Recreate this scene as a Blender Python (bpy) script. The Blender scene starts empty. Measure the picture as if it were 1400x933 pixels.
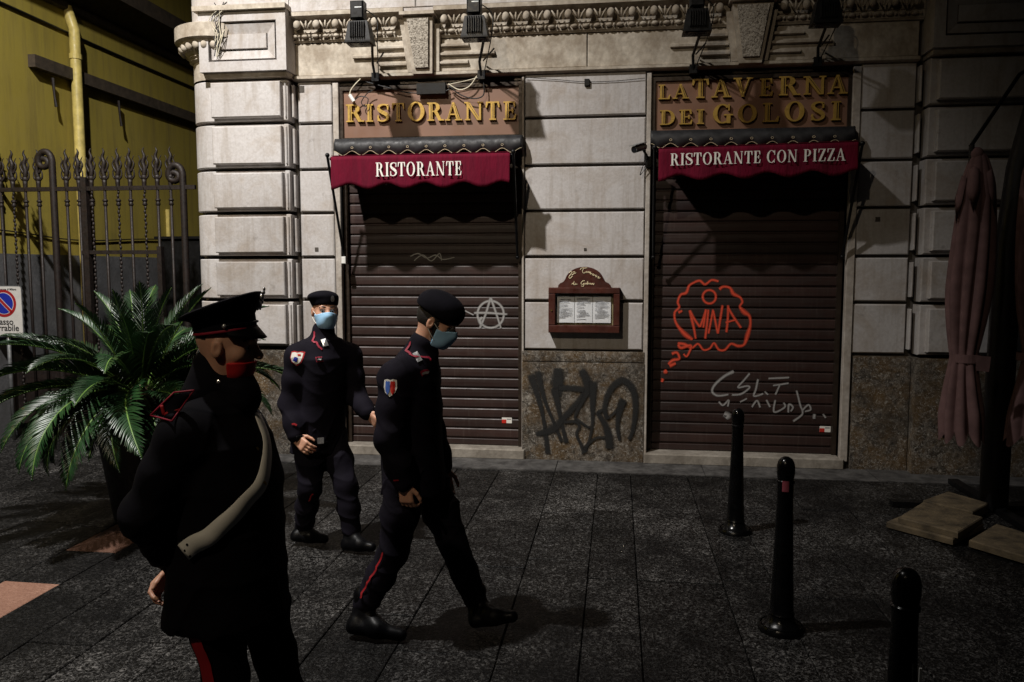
import bpy, math, random
import numpy as np
from mathutils import Vector, Matrix
from mathutils.bvhtree import BVHTree
R = math.radians
random.seed(7)
SC = bpy.context.scene
COL = SC.collection

# ------------------------------------------------------------------ camera, sky, light, exposure
CAM_LOC = Vector((0, -7.652, 1.85)); YAW = R(7.5); PITCH = R(5.1); FPX = 1089.0
cd = bpy.data.cameras.new('camera'); cam = bpy.data.objects.new('camera', cd); COL.objects.link(cam)
cam.location = CAM_LOC; cam.rotation_euler = (R(90)-PITCH, 0, YAW)
cd.lens = 28.0; cd.sensor_width = 36.0; cd.clip_start = 0.05; cd.clip_end = 500
SC.camera = cam
SUN_EL, SUN_AZ = R(55), R(-35)
w = bpy.data.worlds.new('World'); SC.world = w; w.use_nodes = True
wn = w.node_tree; bg = wn.nodes['Background']
sky = wn.nodes.new('ShaderNodeTexSky'); sky.sky_type = 'NISHITA'; sky.sun_disc = False
sky.sun_elevation = SUN_EL; sky.sun_rotation = R(180)+SUN_AZ
wn.links.new(sky.outputs['Color'], bg.inputs['Color']); bg.inputs['Strength'].default_value = 0.0005
sl = bpy.data.lights.new('sun', 'SUN'); sl.energy = 0.003; sl.angle = R(0.5); sl.color = (1, .96, .9)
so = bpy.data.objects.new('sun', sl); COL.objects.link(so)
so.rotation_euler = (R(90)-SUN_EL, 0, SUN_AZ)      # faint night light, from the street lamps' side
vs = SC.view_settings; vs.view_transform = 'Standard'; vs.look = 'None'; vs.gamma = 1; vs.exposure = 0
vs.use_curve_mapping = False
LAMP_KEY = Vector((-3.7, -4.7, 8.3)); LAMP_FAR = Vector((-3.2, -10.5, 7.6))
KEY_W, FAR_W = 3900.0, 880.0

# ------------------------------------------------------------------ measuring helpers
_f = Vector((-math.sin(YAW)*math.cos(PITCH), math.cos(YAW)*math.cos(PITCH), -math.sin(PITCH)))
_r = Vector((math.cos(YAW), math.sin(YAW), 0)); _u = _r.cross(_f)
def ray(x, y): return _f + _r*((x-700)/FPX) - _u*((y-466.5)/FPX)
def P(x, y, Y=0.0):
    d = ray(x, y); return CAM_LOC + d*((Y-CAM_LOC.y)/d.y)
def G(x, y, z=0.0):
    d = ray(x, y); return CAM_LOC + d*((z-CAM_LOC.z)/d.z)
def PX(x, y, X):
    d = ray(x, y); return CAM_LOC + d*((X-CAM_LOC.x)/d.x)

# ------------------------------------------------------------------ mesh helpers
class MB:
    def __init__(s): s.v = []; s.f = []
    def add(s, vs_, fs):
        o = len(s.v); s.v += [tuple(p) for p in vs_]; s.f += [tuple(i+o for i in f) for f in fs]; return s
    def box(s, x0, x1, y0, y1, z0, z1):
        v = [(x0,y0,z0),(x1,y0,z0),(x1,y1,z0),(x0,y1,z0),(x0,y0,z1),(x1,y0,z1),(x1,y1,z1),(x0,y1,z1)]
        return s.add(v, [(0,3,2,1),(4,5,6,7),(0,1,5,4),(1,2,6,5),(2,3,7,6),(3,0,4,7)])
    def block(s, x0, x1, z0, z1, yf, yb, c=.008, jit=0.0):
        # a stone with chamfered front edges, front at yf (towards the street), back at yb
        j = lambda: random.uniform(-jit, jit)
        o = [(x0,z0),(x1,z0),(x1,z1),(x0,z1)]; i = [(x0+c,z0+c),(x1-c,z0+c),(x1-c,z1-c),(x0+c,z1-c)]
        v = [(x+j(), yf+j()*.4, z+j()) for x, z in i]+[(x, yf+c, z) for x, z in o]+[(x, yb, z) for x, z in o]
        fs = [(0,1,2,3)]
        for a in range(4):
            b = (a+1) % 4; fs += [(a,a+4,b+4,b), (a+4,a+8,b+8,b+4)]
        return s.add(v, fs+[(8,11,10,9)])
    def tube(s, pts, r, n=8, cap=True):
        pts = [Vector(p) for p in pts]; k = len(pts); rr = r if isinstance(r, (list, tuple)) else [r]*k
        o = len(s.v); nrm = None
        for i, p in enumerate(pts):
            t = (pts[min(i+1,k-1)]-pts[max(i-1,0)]).normalized()
            if nrm is None: nrm = t.orthogonal().normalized()
            else:
                nrm = (nrm - t*nrm.dot(t))
                nrm = nrm.normalized() if nrm.length > 1e-6 else t.orthogonal().normalized()
            b = t.cross(nrm)
            for a in range(n):
                q = p + (nrm*math.cos(2*math.pi*a/n)+b*math.sin(2*math.pi*a/n))*rr[i]; s.v.append(tuple(q))
        for i in range(k-1):
            for a in range(n):
                c = (a+1) % n; s.f.append((o+i*n+a, o+i*n+c, o+(i+1)*n+c, o+(i+1)*n+a))
        if cap: s.f.append(tuple(o+a for a in reversed(range(n)))); s.f.append(tuple(o+(k-1)*n+a for a in range(n)))
        return s
    def prism(s, poly, y0, y1):      # polygon in x-z, extruded along y
        n = len(poly)
        v = [(x,y0,z) for x,z in poly]+[(x,y1,z) for x,z in poly]
        return s.add(v, [tuple(range(n)), tuple(reversed(range(n,2*n)))]+[(i,i+n,(i+1)%n+n,(i+1)%n) for i in range(n)])
    def prismz(s, poly, z0, z1):     # polygon in x-y, extruded along z
        n = len(poly)
        v = [(x,y,z0) for x,y in poly]+[(x,y,z1) for x,y in poly]
        return s.add(v, [tuple(reversed(range(n))), tuple(range(n,2*n))]+[(i,(i+1)%n,(i+1)%n+n,i+n) for i in range(n)])
    def extx(s, prof, x0, x1):       # profile in y-z, extruded along x
        n = len(prof)
        v = [(x0,y,z) for y,z in prof]+[(x1,y,z) for y,z in prof]
        return s.add(v, [tuple(reversed(range(n))), tuple(range(n,2*n))]+[(i,(i+1)%n,(i+1)%n+n,i+n) for i in range(n)])
    def lathe(s, prof, c=(0,0,0), n=24, a0=0, a1=2*math.pi):
        full = abs(a1-a0-2*math.pi) < 1e-6; m = n if full else n+1; o = len(s.v)
        for r, z in prof:
            for a in range(m):
                t = a0+(a1-a0)*a/n; s.v.append((c[0]+r*math.cos(t), c[1]+r*math.sin(t), c[2]+z))
        for i in range(len(prof)-1):
            for a in range(n):
                b = (a+1) % m; s.f.append((o+i*m+a, o+i*m+b, o+(i+1)*m+b, o+(i+1)*m+a))
        return s
    def ball(s, c, r, n=10, m=6):
        rx, ry, rz = r if isinstance(r, tuple) else (r,r,r)
        o = len(s.v)
        for i in range(m+1):
            t = math.pi*i/m
            for a in range(n):
                q = 2*math.pi*a/n; s.v.append((c[0]+rx*math.sin(t)*math.cos(q), c[1]+ry*math.sin(t)*math.sin(q), c[2]-rz*math.cos(t)))
        for i in range(m):
            for a in range(n):
                b = (a+1) % n; s.f.append((o+i*n+a, o+i*n+b, o+(i+1)*n+b, o+(i+1)*n+a))
        return s
    def build(s, name, mat, parent=None, smooth=False, loc=None):
        me = bpy.data.meshes.new(name); me.from_pydata(s.v, [], s.f); me.update()
        if smooth is True: me.polygons.foreach_set('use_smooth', [True]*len(me.polygons))
        elif smooth: me.polygons.foreach_set('use_smooth', [True]*len(me.polygons)); me.set_sharp_from_angle(angle=R(smooth))
        return link(name, me, mat, parent, loc)
def link(name, me, mat, parent=None, loc=None):
    o = bpy.data.objects.new(name, me); COL.objects.link(o)
    if mat is not None and not me.materials: me.materials.append(mat)
    if loc is not None: o.location = loc
    if parent is not None:
        o.parent = parent
        if loc is None: o.matrix_parent_inverse = parent.matrix_basis.inverted()
    return o
def empty(name, loc=(0,0,0)):
    o = bpy.data.objects.new(name, None); COL.objects.link(o); o.location = loc; o.empty_display_size = .2; return o
def tag(o, label=None, cat=None, group=None, kind=None):
    if label: o['label'] = label
    if cat: o['category'] = cat
    if group: o['group'] = group
    if kind: o['kind'] = kind
    return o
def copy_tree(o, parent=None):
    c = o.copy(); COL.objects.link(c); c.parent = parent
    for ch in o.children: copy_tree(ch, c)
    return c
def catmull(pts, n=6):
    pts = [Vector(p) for p in pts]; out = []
    for i in range(len(pts)-1):
        p0, p1, p2, p3 = pts[max(i-1,0)], pts[i], pts[i+1], pts[min(i+2,len(pts)-1)]
        for k in range(n):
            t = k/n
            out.append(.5*((2*p1)+(p2-p0)*t+(2*p0-5*p1+4*p2-p3)*t*t+(3*p1-p0-3*p2+p3)*t**3))
    return out+[pts[-1]]

# ------------------------------------------------------------------ materials
class NT:
    def __init__(s, name):
        s.m = bpy.data.materials.new(name); s.m.use_nodes = True; s.t = s.m.node_tree
        s.b = s.t.nodes['Principled BSDF']
        s.pos = s.t.nodes.new('ShaderNodeNewGeometry').outputs['Position']
    def lk(s, a, b): s.t.links.new(a, b)
    def mapping(s, sc, src=None):
        n = s.t.nodes.new('ShaderNodeMapping'); n.inputs['Scale'].default_value = sc; s.lk(src or s.pos, n.inputs[0]); return n.outputs[0]
    def noise(s, scale, detail=4, rough=.55, vec=None, dist=0):
        n = s.t.nodes.new('ShaderNodeTexNoise'); n.inputs['Scale'].default_value = scale; n.inputs['Detail'].default_value = detail
        n.inputs['Roughness'].default_value = rough; n.inputs['Distortion'].default_value = dist; s.lk(vec or s.pos, n.inputs['Vector']); return n.outputs['Fac']
    def voro(s, scale, vec=None, feat='F1'):
        n = s.t.nodes.new('ShaderNodeTexVoronoi'); n.feature = feat; n.inputs['Scale'].default_value = scale; s.lk(vec or s.pos, n.inputs['Vector']); return n
    def ramp(s, fac, stops):
        n = s.t.nodes.new('ShaderNodeValToRGB'); e = n.color_ramp.elements
        while len(e) < len(stops): e.new(.5)
        for i, (p, c) in enumerate(stops):
            e[i].position = p; e[i].color = (c, c, c, 1) if isinstance(c, (int, float)) else (*c, 1)
        s.lk(fac, n.inputs[0]); return n.outputs[0]
    def mix(s, fac, a, b, mode='MIX'):
        n = s.t.nodes.new('ShaderNodeMix'); n.data_type = 'RGBA'; n.blend_type = mode
        for sock, val in ((n.inputs[0], fac), (n.inputs[6], a), (n.inputs[7], b)):
            if isinstance(val, (int, float)): sock.default_value = val if sock == n.inputs[0] else (val, val, val, 1)
            elif isinstance(val, tuple): sock.default_value = (*val, 1)
            else: s.lk(val, sock)
        return n.outputs[2]
    def rnd(s):
        return s.t.nodes.new('ShaderNodeObjectInfo').outputs['Random']
    def bump(s, h, strength=.3, dist=.01, prev=None):
        n = s.t.nodes.new('ShaderNodeBump'); n.inputs['Strength'].default_value = strength; n.inputs['Distance'].default_value = dist
        s.lk(h, n.inputs['Height'])
        if prev is not None: s.lk(prev, n.inputs['Normal'])
        return n.outputs[0]
    def fin(s, color=None, rough=None, normal=None, metal=0, **kw):
        def put(k, v):
            if v is None: return
            i = s.b.inputs[k]
            if isinstance(v, tuple): i.default_value = (*v, 1)
            elif isinstance(v, (int, float)): i.default_value = v
            else: s.lk(v, i)
        put('Base Color', color); put('Roughness', rough); put('Normal', normal); put('Metallic', metal)
        for k, v in kw.items(): put(k.replace('_', ' '), v)
        return s.m
def simple(name, col, rough=.6, metal=0, var=.25, scale=12, bump=.15, bscale=60, dist=.004, **kw):
    n = NT(name); a = n.noise(scale, 5)
    dark = tuple(c*(1-var) for c in col); lite = tuple(min(1, c*(1+var)) for c in col)
    c = n.ramp(a, [(.3, dark), (.7, lite)])
    return n.fin(c, n.ramp(n.noise(scale*2.3, 3), [(.3, max(0, rough-.12)), (.7, min(1, rough+.12))]), n.bump(n.noise(bscale, 4), bump, dist), metal, **kw)

def m_stone():
    n = NT('pale_stone')
    big = n.noise(1.3, 6, .6); fine = n.noise(38, 5, .6); streak = n.noise(3.0, 6, .65, n.mapping((4.5, 4.5, .35)))
    c = n.ramp(big, [(.25, (.42,.392,.378)), (.5, (.50,.475,.465)), (.75, (.54,.522,.518))])
    c = n.mix(n.ramp(n.noise(2.1, 7, .7, dist=.8), [(.48, 0.0), (.66, .6)]), c, (.33,.27,.215))
    c = n.mix(n.ramp(streak, [(.5, 0.0), (.72, .55)]), c, (.27,.225,.18))
    spot = n.voro(1.9); c = n.mix(n.ramp(spot.outputs['Distance'], [(.06, .35), (.12, 0.0)]), c, (.36,.27,.19))
    c = n.mix(n.ramp(fine, [(.35, .22), (.6, 0.0)]), c, (.22,.19,.165))
    soot = n.noise(5.5, 7, .7); c = n.mix(n.ramp(soot, [(.60, 0.0), (.74, .6)]), c, (.12,.10,.085))
    hsv = n.t.nodes.new('ShaderNodeHueSaturation'); n.lk(c, hsv.inputs['Color'])
    mr = n.t.nodes.new('ShaderNodeMapRange'); n.lk(n.rnd(), mr.inputs[0]); mr.inputs[3].default_value = .88; mr.inputs[4].default_value = 1.06
    n.lk(mr.outputs[0], hsv.inputs['Value'])
    b = n.bump(fine, .25, .006, n.bump(n.noise(7, 4), .25, .02))
    return n.fin(hsv.outputs[0], .82, b)
def m_dirty(name, base, dirt, amt=.6):
    n = NT(name); a = n.noise(4.5, 7, .68, n.mapping((1.2,1.2,.8)))
    c = n.mix(n.ramp(a, [(.38, 0.0), (.62, amt)]), n.ramp(n.noise(25, 4), [(.3, tuple(x*.8 for x in base)), (.7, tuple(x*1.15 for x in base))]), dirt)
    return n.fin(c, .85, n.bump(n.noise(40, 5), .35, .008))
def m_rough():
    n = NT('rough_plinth_stone')
    a = n.noise(17, 10, .85, dist=.9); b = n.noise(2.6, 6, .65); sp = n.noise(44, 6, .85, dist=1.0); rust = n.noise(5, 6, .7)
    c = n.ramp(a, [(.40, (.018,.013,.008)), (.49, (.11,.088,.065)), (.58, (.33,.29,.24))])
    c = n.mix(n.ramp(rust, [(.44, 0.0), (.60, .75)]), c, (.17,.095,.026))
    c = n.mix(n.ramp(sp, [(.545, 0.0), (.60, .85)]), c, (.66,.62,.55)); c = n.mix(n.ramp(b, [(.45, 0.0), (.66, .75)]), c, (.035,.026,.018))
    return n.fin(c, n.ramp(sp, [(.4, .8), (.7, .30)]), n.bump(a, 1.0, .035, n.bump(sp, .6, .012)))
def m_granite(name, lo, mid, hi, bump=.8, fl=.9, spec=.14):
    n = NT(name)
    a = n.noise(52, 3, .65, dist=.6); b = n.noise(44, 3, .7, n.mapping((1,.8,1)), 1.6); big = n.noise(.8, 6, .65); md = n.noise(5, 5, .6)
    c = n.ramp(a, [(.40, lo), (.52, mid), (.66, hi)])
    c = n.mix(n.ramp(b, [(.55, 0.0), (.63, fl)]), c, tuple(min(1, x*2.0) for x in hi))
    c = n.mix(n.ramp(big, [(.40, .0), (.60, .8)]), c, tuple(x*.9 for x in lo)); c = n.mix(n.ramp(md, [(.46, .0), (.66, .65)]), c, lo)
    hsv = n.t.nodes.new('ShaderNodeHueSaturation'); n.lk(c, hsv.inputs['Color'])
    mr = n.t.nodes.new('ShaderNodeMapRange'); n.lk(n.rnd(), mr.inputs[0]); mr.inputs[3].default_value = .6; mr.inputs[4].default_value = 1.7
    n.lk(mr.outputs[0], hsv.inputs['Value'])
    return n.fin(hsv.outputs[0], n.ramp(big, [(.4, .30), (.62, .5)]), n.bump(a, .6, .012, n.bump(b, .6, .012)), Specular_IOR_Level=spec)
def m_plaster():
    n = NT('yellow_plaster'); a = n.noise(1.1, 6, .6); s_ = n.noise(3.5, 6, .65, n.mapping((3,3,.3)))
    c = n.ramp(a, [(.3, (.26,.20,.024)), (.7, (.32,.255,.038))]); c = n.mix(n.ramp(s_, [(.46, 0.0), (.72, .65)]), c, (.16,.12,.03)); c = n.mix(n.ramp(n.noise(2.2, 7, .7), [(.5, 0.0), (.68, .5)]), c, (.26,.20,.04))
    return n.fin(c, .9, n.bump(n.noise(60, 4), .2, .005))
def m_cloth(name, col, rough=.85, weave=700):
    n = NT(name); a = n.noise(9, 4); 
    c = n.ramp(a, [(.3, tuple(x*.75 for x in col)), (.7, tuple(x*1.25 for x in col))])
    b = n.bump(n.noise(weave, 2), .15, .001, n.bump(n.noise(14, 3), .25, .01))
    return n.fin(c, rough, b, Specular_IOR_Level=.12)
def m_awning():
    n = NT('burgundy_awning_cloth'); st = n.noise(4, 6, .65, n.mapping((5,1,.5))); bl = n.noise(3.2, 5, .6)
    c = n.mix(n.ramp(st, [(.42, 0.0), (.70, .6)]), (.125,.0008,.016), (.055,.0015,.010)); c = n.mix(n.ramp(bl, [(.5, 0.0), (.7, .35)]), c, (.055,.004,.012))
    return n.fin(c, .85, n.bump(n.noise(5, 4, .6, n.mapping((3,1,.7))), .5, .03, n.bump(n.noise(350, 2), .3, .002)), Specular_IOR_Level=.2)
def m_pitted():
    n = NT('pitted_stone'); a = n.noise(55, 4, .6, dist=.5); c = n.ramp(a, [(.36, (.13,.105,.08)), (.5, (.40,.36,.30)), (.7, (.48,.43,.36))])
    return n.fin(c, .9, n.bump(a, 1.0, .02))
def m_leaf():
    n = NT('cycad_leaf'); a = n.noise(7, 3); c = n.ramp(a, [(.3, (.005,.022,.007)), (.7, (.016,.05,.013))])
    hs = n.t.nodes.new('ShaderNodeHueSaturation'); n.lk(c, hs.inputs['Color']); mr = n.t.nodes.new('ShaderNodeMapRange'); n.lk(n.rnd(), mr.inputs[0]); mr.inputs[3].default_value = .5; mr.inputs[4].default_value = 1.35; n.lk(mr.outputs[0], hs.inputs['Value']); c = n.mix(n.ramp(n.noise(16, 4), [(.62, 0.0), (.72, .6)]), hs.outputs[0], (.07,.055,.015))
    return n.fin(c, .38, None, Specular_IOR_Level=.5)
def m_shutter():
    n = NT('brown_shutter_paint'); a = n.noise(2.2, 5, .6); s_ = n.noise(9, 6, .7, n.mapping((.5,1,3)))
    c = n.ramp(a, [(.3, (.021,.0098,.0078)), (.7, (.036,.0172,.014))])
    c = n.mix(n.ramp(s_, [(.45, 0.0), (.7, .55)]), c, (.016,.010,.008))
    dr = n.noise(7, 6, .7, n.mapping((5,1,.25))); c = n.mix(n.ramp(dr, [(.55, 0.0), (.72, .45)]), c, (.075,.055,.045))
    hs = n.t.nodes.new('ShaderNodeHueSaturation'); n.lk(c, hs.inputs['Color']); mr = n.t.nodes.new('ShaderNodeMapRange'); n.lk(n.rnd(), mr.inputs[0]); mr.inputs[3].default_value = .72; mr.inputs[4].default_value = 1.3; n.lk(mr.outputs[0], hs.inputs['Value']); c = hs.outputs[0]
    return n.fin(c, n.ramp(s_, [(.3, .38), (.7, .6)]), n.bump(n.noise(30, 4), .12, .003))
def m_spray(name, col):
    n = NT(name); at = n.t.nodes.new('ShaderNodeAttribute'); at.attribute_name = 'dens'
    tr = n.t.nodes.new('ShaderNodeBsdfTransparent'); mx = n.t.nodes.new('ShaderNodeMixShader')
    gr = n.ramp(n.noise(120, 3), [(.3, .75), (.6, 1.0)])
    mu = n.t.nodes.new('ShaderNodeMath'); mu.operation = 'MULTIPLY'; n.lk(at.outputs['Fac'], mu.inputs[0]); n.lk(gr, mu.inputs[1])
    n.fin(col, .6); n.lk(mu.outputs[0], mx.inputs[0]); n.lk(tr.outputs[0], mx.inputs[1]); n.lk(n.b.outputs[0], mx.inputs[2])
    n.lk(mx.outputs[0], n.t.nodes['Material Output'].inputs['Surface']); return n.m
M = dict(
 stone=m_stone(), joint=simple('dark_joint_mortar', (.07,.06,.05), .95), rough=m_rough(),  # joint: mortar with its own dark colour
 dstone=m_dirty('weathered_stone', (.46,.41,.34), (.17,.125,.08), .65), jamb=m_dirty('door_jamb_stone', (.46,.42,.38), (.20,.15,.10), .5),
 sillstone=m_dirty('threshold_stone', (.30,.27,.23), (.10,.08,.06), .6),
 granite=m_granite('granite_slab', (.0022,.002,.002), (.011,.0105,.010), (.085,.082,.079)),
 porphyry=m_granite('reddish_slab', (.16,.085,.06), (.25,.14,.10), (.34,.21,.16), .3, .3),
 gutter=m_dirty('smooth_grey_kerb', (.095,.09,.086), (.02,.018,.017), .9), grout=simple('pavement_joint', (.012,.011,.010), .95),
 plaster=m_plaster(), greyplinth=m_dirty('grey_plinth_paint', (.10,.10,.105), (.05,.048,.046), .6),
 darkwood=simple('old_dark_timber', (.045,.032,.02), .8, var=.4, bump=.4), pipe=simple('yellow_pipe_paint', (.50,.40,.12), .5),
 iron=simple('rusty_dark_iron', (.010,.005,.0036), .6, .1, var=.5, scale=18, bump=.3, bscale=90), black=simple('black_paint', (.005,.005,.0055), .42, 0, bump=.12, Specular_IOR_Level=.25),
 castiron=simple('black_cast_iron', (.002,.002,.0022), .22, 0, var=.4, bump=.2, bscale=40, Specular_IOR_Level=.3), cable=simple('black_rubber_cable', (.006,.006,.006), .5),
 whitecable=simple('pale_plastic_cable', (.55,.50,.38), .5), whiteplastic=simple('white_plastic', (.75,.74,.70), .45, var=.06),
 shutter=m_shutter(), signbrown=simple('brown_sign_panel', (.20,.105,.068), .45, var=.12, scale=3, bump=.06), frame=simple('dark_bronze_frame', (.04,.028,.02), .4, .4),
 gold=simple('gold_painted_letters', (.45,.285,.06), .42, .3, var=.15), red=m_awning(), pitted=m_pitted(),
 awnblack=simple('black_awning_vinyl', (.014,.014,.016), .6, var=.3, bump=.2, bscale=25), trim=simple('cream_trim', (.55,.46,.30), .6), white=simple('white_print', (.80,.78,.72), .7, var=.05, bump=.03),
 menuwood=simple('dark_red_wood', (.065,.020,.014), .35, var=.35, scale=8, bump=.1), paper=simple('menu_paper', (.86,.88,.90), .6, var=.04, bump=.05), ink=simple('printed_grey_text', (.25,.25,.26), .7),
 creampaint=simple('cream_script_paint', (.70,.60,.38), .5), pot=simple('dark_plant_pot', (.008,.007,.007), .55, var=.4), soil=simple('soil', (.02,.014,.01), .95),
 leaf=m_leaf(), rachis=simple('leaf_stalk', (.10,.19,.035), .45), caudex=simple('scaly_trunk', (.08,.055,.03), .9, bump=.8),
 uniform=m_cloth('navy_black_uniform', (.0062,.005,.0095), .85), coat=m_cloth('black_wool_coat', (.0035,.003,.005), .9), leather=simple('black_leather', (.0028,.0028,.0034), .42, var=.3, bump=.2, bscale=30, Specular_IOR_Level=.12),
 felt=m_cloth('dark_felt_cap', (.0045,.004,.007), .92), skin=simple('skin', (.56,.30,.20), .5, var=.08, scale=20, bump=.05, bscale=200, Subsurface_Weight=.08),
 hair=simple('black_hair', (.012,.009,.008), .6, var=.3, bump=.5, bscale=180), mask=simple('pale_blue_mask', (.36,.63,.90), .75, var=.05, bump=.1), redmask=simple('red_mask', (.50,.012,.014), .75),
 piping=simple('crimson_piping', (.24,.003,.022), .7), redstripe=simple('red_stripe', (.34,.007,.012), .7), silver=simple('silver_badge', (.65,.65,.66), .3, .7), bluecloth=simple('blue_patch', (.06,.15,.55), .7),
 strap=simple('white_leather_bandolier', (.78,.76,.70), .5, var=.08), brass=simple('brass', (.6,.42,.12), .3, .9), eyew=simple('eye_white', (.6,.57,.54), .2, var=.02), iris=simple('dark_iris', (.02,.012,.008), .15),
 signwhite=simple('sign_white', (.55,.53,.50), .45, var=.06), signblue=simple('sign_blue', (.012,.022,.28), .4, var=.05), signred=simple('sign_red', (.30,.012,.014), .4, var=.05), signtext=simple('sign_black_text', (.02,.02,.02), .5),
 steel=simple('galvanised_steel', (.32,.33,.34), .45, .7), parasol=m_cloth('dusty_mauve_canvas', (.15,.088,.086), .95, 300), ballast=simple('sandy_ballast_tile', (.10,.074,.042), .9, var=.6, scale=9, bump=.6, bscale=45),
 sprayred=m_spray('red_spray_paint', (.75,.075,.03)), spraywhite=m_spray('white_spray_paint', (.36,.35,.34)), sprayblack=m_spray('black_spray_paint', (.010,.010,.010)),
 stickerred=simple('sticker_red', (.6,.03,.02), .4), lampglass=simple('floodlight_glass', (.05,.05,.05), .08), lens=simple('lens_glass', (.01,.01,.012), .05),
)
gl = NT('clear_glass'); tr = gl.t.nodes.new('ShaderNodeBsdfTransparent'); gs = gl.t.nodes.new('ShaderNodeBsdfGlossy'); gs.inputs['Roughness'].default_value = .04
mx = gl.t.nodes.new('ShaderNodeMixShader'); mx.inputs[0].default_value = .06; gl.lk(tr.outputs[0], mx.inputs[1]); gl.lk(gs.outputs[0], mx.inputs[2]); gl.lk(mx.outputs[0], gl.t.nodes['Material Output'].inputs['Surface']); M['glass'] = gl.m

# ================================================================== GROUND
ground = MB().box(-60, 60, -60, 60, -.3, -.02).build('ground', M['grout']); tag(ground, 'dark stone pavement in front of the restaurant', kind='structure')
XS = [-8.6,-8.2,-7.7,-7.35,-6.9,-6.5,-6.0,-5.6,-5.1,-4.75,-4.3,-3.95,-3.61,-3.25,-2.9,-2.55,-2.15,-1.775,-1.46,-1.06,-.55,-.155,.14,.645,.94,1.45,1.8,2.2,2.65,3.0,3.5,3.9,4.4,4.9,5.4,5.9]
FIX = {-3.61: [-.45,-1.5,-2.35,-2.94,-3.47,-4.05,-5.2,-6.4,-7.6], -.55: [-.45,-1.7,-2.69,-3.9,-5.1,-6.4,-7.6], -.155: [-.45,-1.6,-2.97,-4.3,-5.6,-7.6], .14: [-.45,-1.5,-2.965,-4.25,-5.5,-7.6], -1.46: [-.45,-1.4,-2.5,-3.63,-4.9,-6.2,-7.6]}
far_slabs = MB()
for i in range(len(XS)-1):
    x0, x1 = XS[i], XS[i+1]
    if x0 in FIX: ys = FIX[x0]
    else:
        y = -.45 if x0 > -4.4 else 1.2; ys = [y]
        while y > -7.6: y -= random.uniform(.85, 1.5); ys.append(y)
    for k in range(len(ys)-1):
        a, b = ys[k], ys[k+1]; g = .0032; c = .004
        dz = random.uniform(-.003, .003)
        mat = M['porphyry'] if (x0 == -3.61 and k in (2, 4)) else M['granite']
        xx0, xx1, ya, yb = x0+g, x1-g, b+g, a-g
        t = [random.uniform(-.002, .002)+dz for _ in range(4)]
        v = [(xx0,ya,-.05),(xx1,ya,-.05),(xx1,yb,-.05),(xx0,yb,-.05),(xx0,ya,-c+dz),(xx1,ya,-c+dz),(xx1,yb,-c+dz),(xx0,yb,-c+dz),
             (xx0+c,ya+c,t[0]),(xx1-c,ya+c,t[1]),(xx1-c,yb-c,t[2]),(xx0+c,yb-c,t[3])]
        f = [(8,9,10,11)]
        for q in range(4):
            p = (q+1) % 4; f += [(q,p,p+4,q+4), (q+4,p+4,p+8,q+8)]
        hidden = b < -6.6 or x1 < -6.6 or x1 > 4.7 or (abs(x0+x1)/2 > .62*(7.65+(a+b)/2)+1.2)
        if hidden and mat is M['granite']: far_slabs.add(v, f)
        else: MB().add(v, f).build('paving_slab', mat, ground)
fs = far_slabs.build('outer_paving', M['granite'], ground); fs['kind'] = 'stuff'
kb = empty('kerb_band', (0,-.22,0)); tag(kb, 'smooth grey stone band along the foot of the restaurant wall', kind='structure')
x = -4.2
while x < 6:
    L = random.uniform(1.1, 1.7); MB().box(x+.004, x+L-.004, -.447, .3, -.06, .006+random.uniform(-.002,.002)).build('band_stone', M['gutter'], kb); x += L

# ================================================================== RESTAURANT BUILDING
bld = empty('restaurant_building', (-1, 0, 0))
tag(bld, 'pale rusticated stone corner building with rounded edge, cornice and two shuttered restaurant fronts', 'building')
ZC = [1.075, 1.552, 1.974, 2.411, 2.835, 3.28, 3.70]      # course joints
X = dict(cl=-4.28, q1=-3.18, in0=-3.13, in1=-2.78, d1a=-2.71, d1b=-.908, p0=-.885, p1=.25, d2a=.30, d2b=2.075, r0=2.15, r1=2.615, q2=2.68, q2b=3.46)
core = MB()   # dark masonry behind the facing stones
core.box(-4.15, X['d1a']-.0, .045, 1.5, 0, 7); core.box(X['d1b']+.0, X['d2a'], .045, 1.5, 0, 3.68); core.box(X['d2b'], 6.5, .045, 1.5, 0, 7)
core.box(X['d1a'], X['d2b'], .047, 1.5, 3.66, 7); core.box(X['d1a'], X['d2b'], .7, 1.5, 0, 3.66)
core.build('wall_core', M['joint'], bld)
def blk(x0, x1, z0, z1, yf=0.0, yb=.06, c=.009, mat='stone', name='stone_block', g=.014, j=.003):
    return MB().block(x0+.004, x1-.004, z0+g, z1-g, yf, yb, c, j).build(name, M[mat], bld)
# pillar between the doors and inner stones beside the doors
for a, b in zip(ZC[:-1], ZC[1:]):
    blk(X['p0'], X['p1'], a, b)
    blk(X['in0'], X['in1'], a, b)
    blk(X['r0'], X['r1'], a, b)
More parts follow.
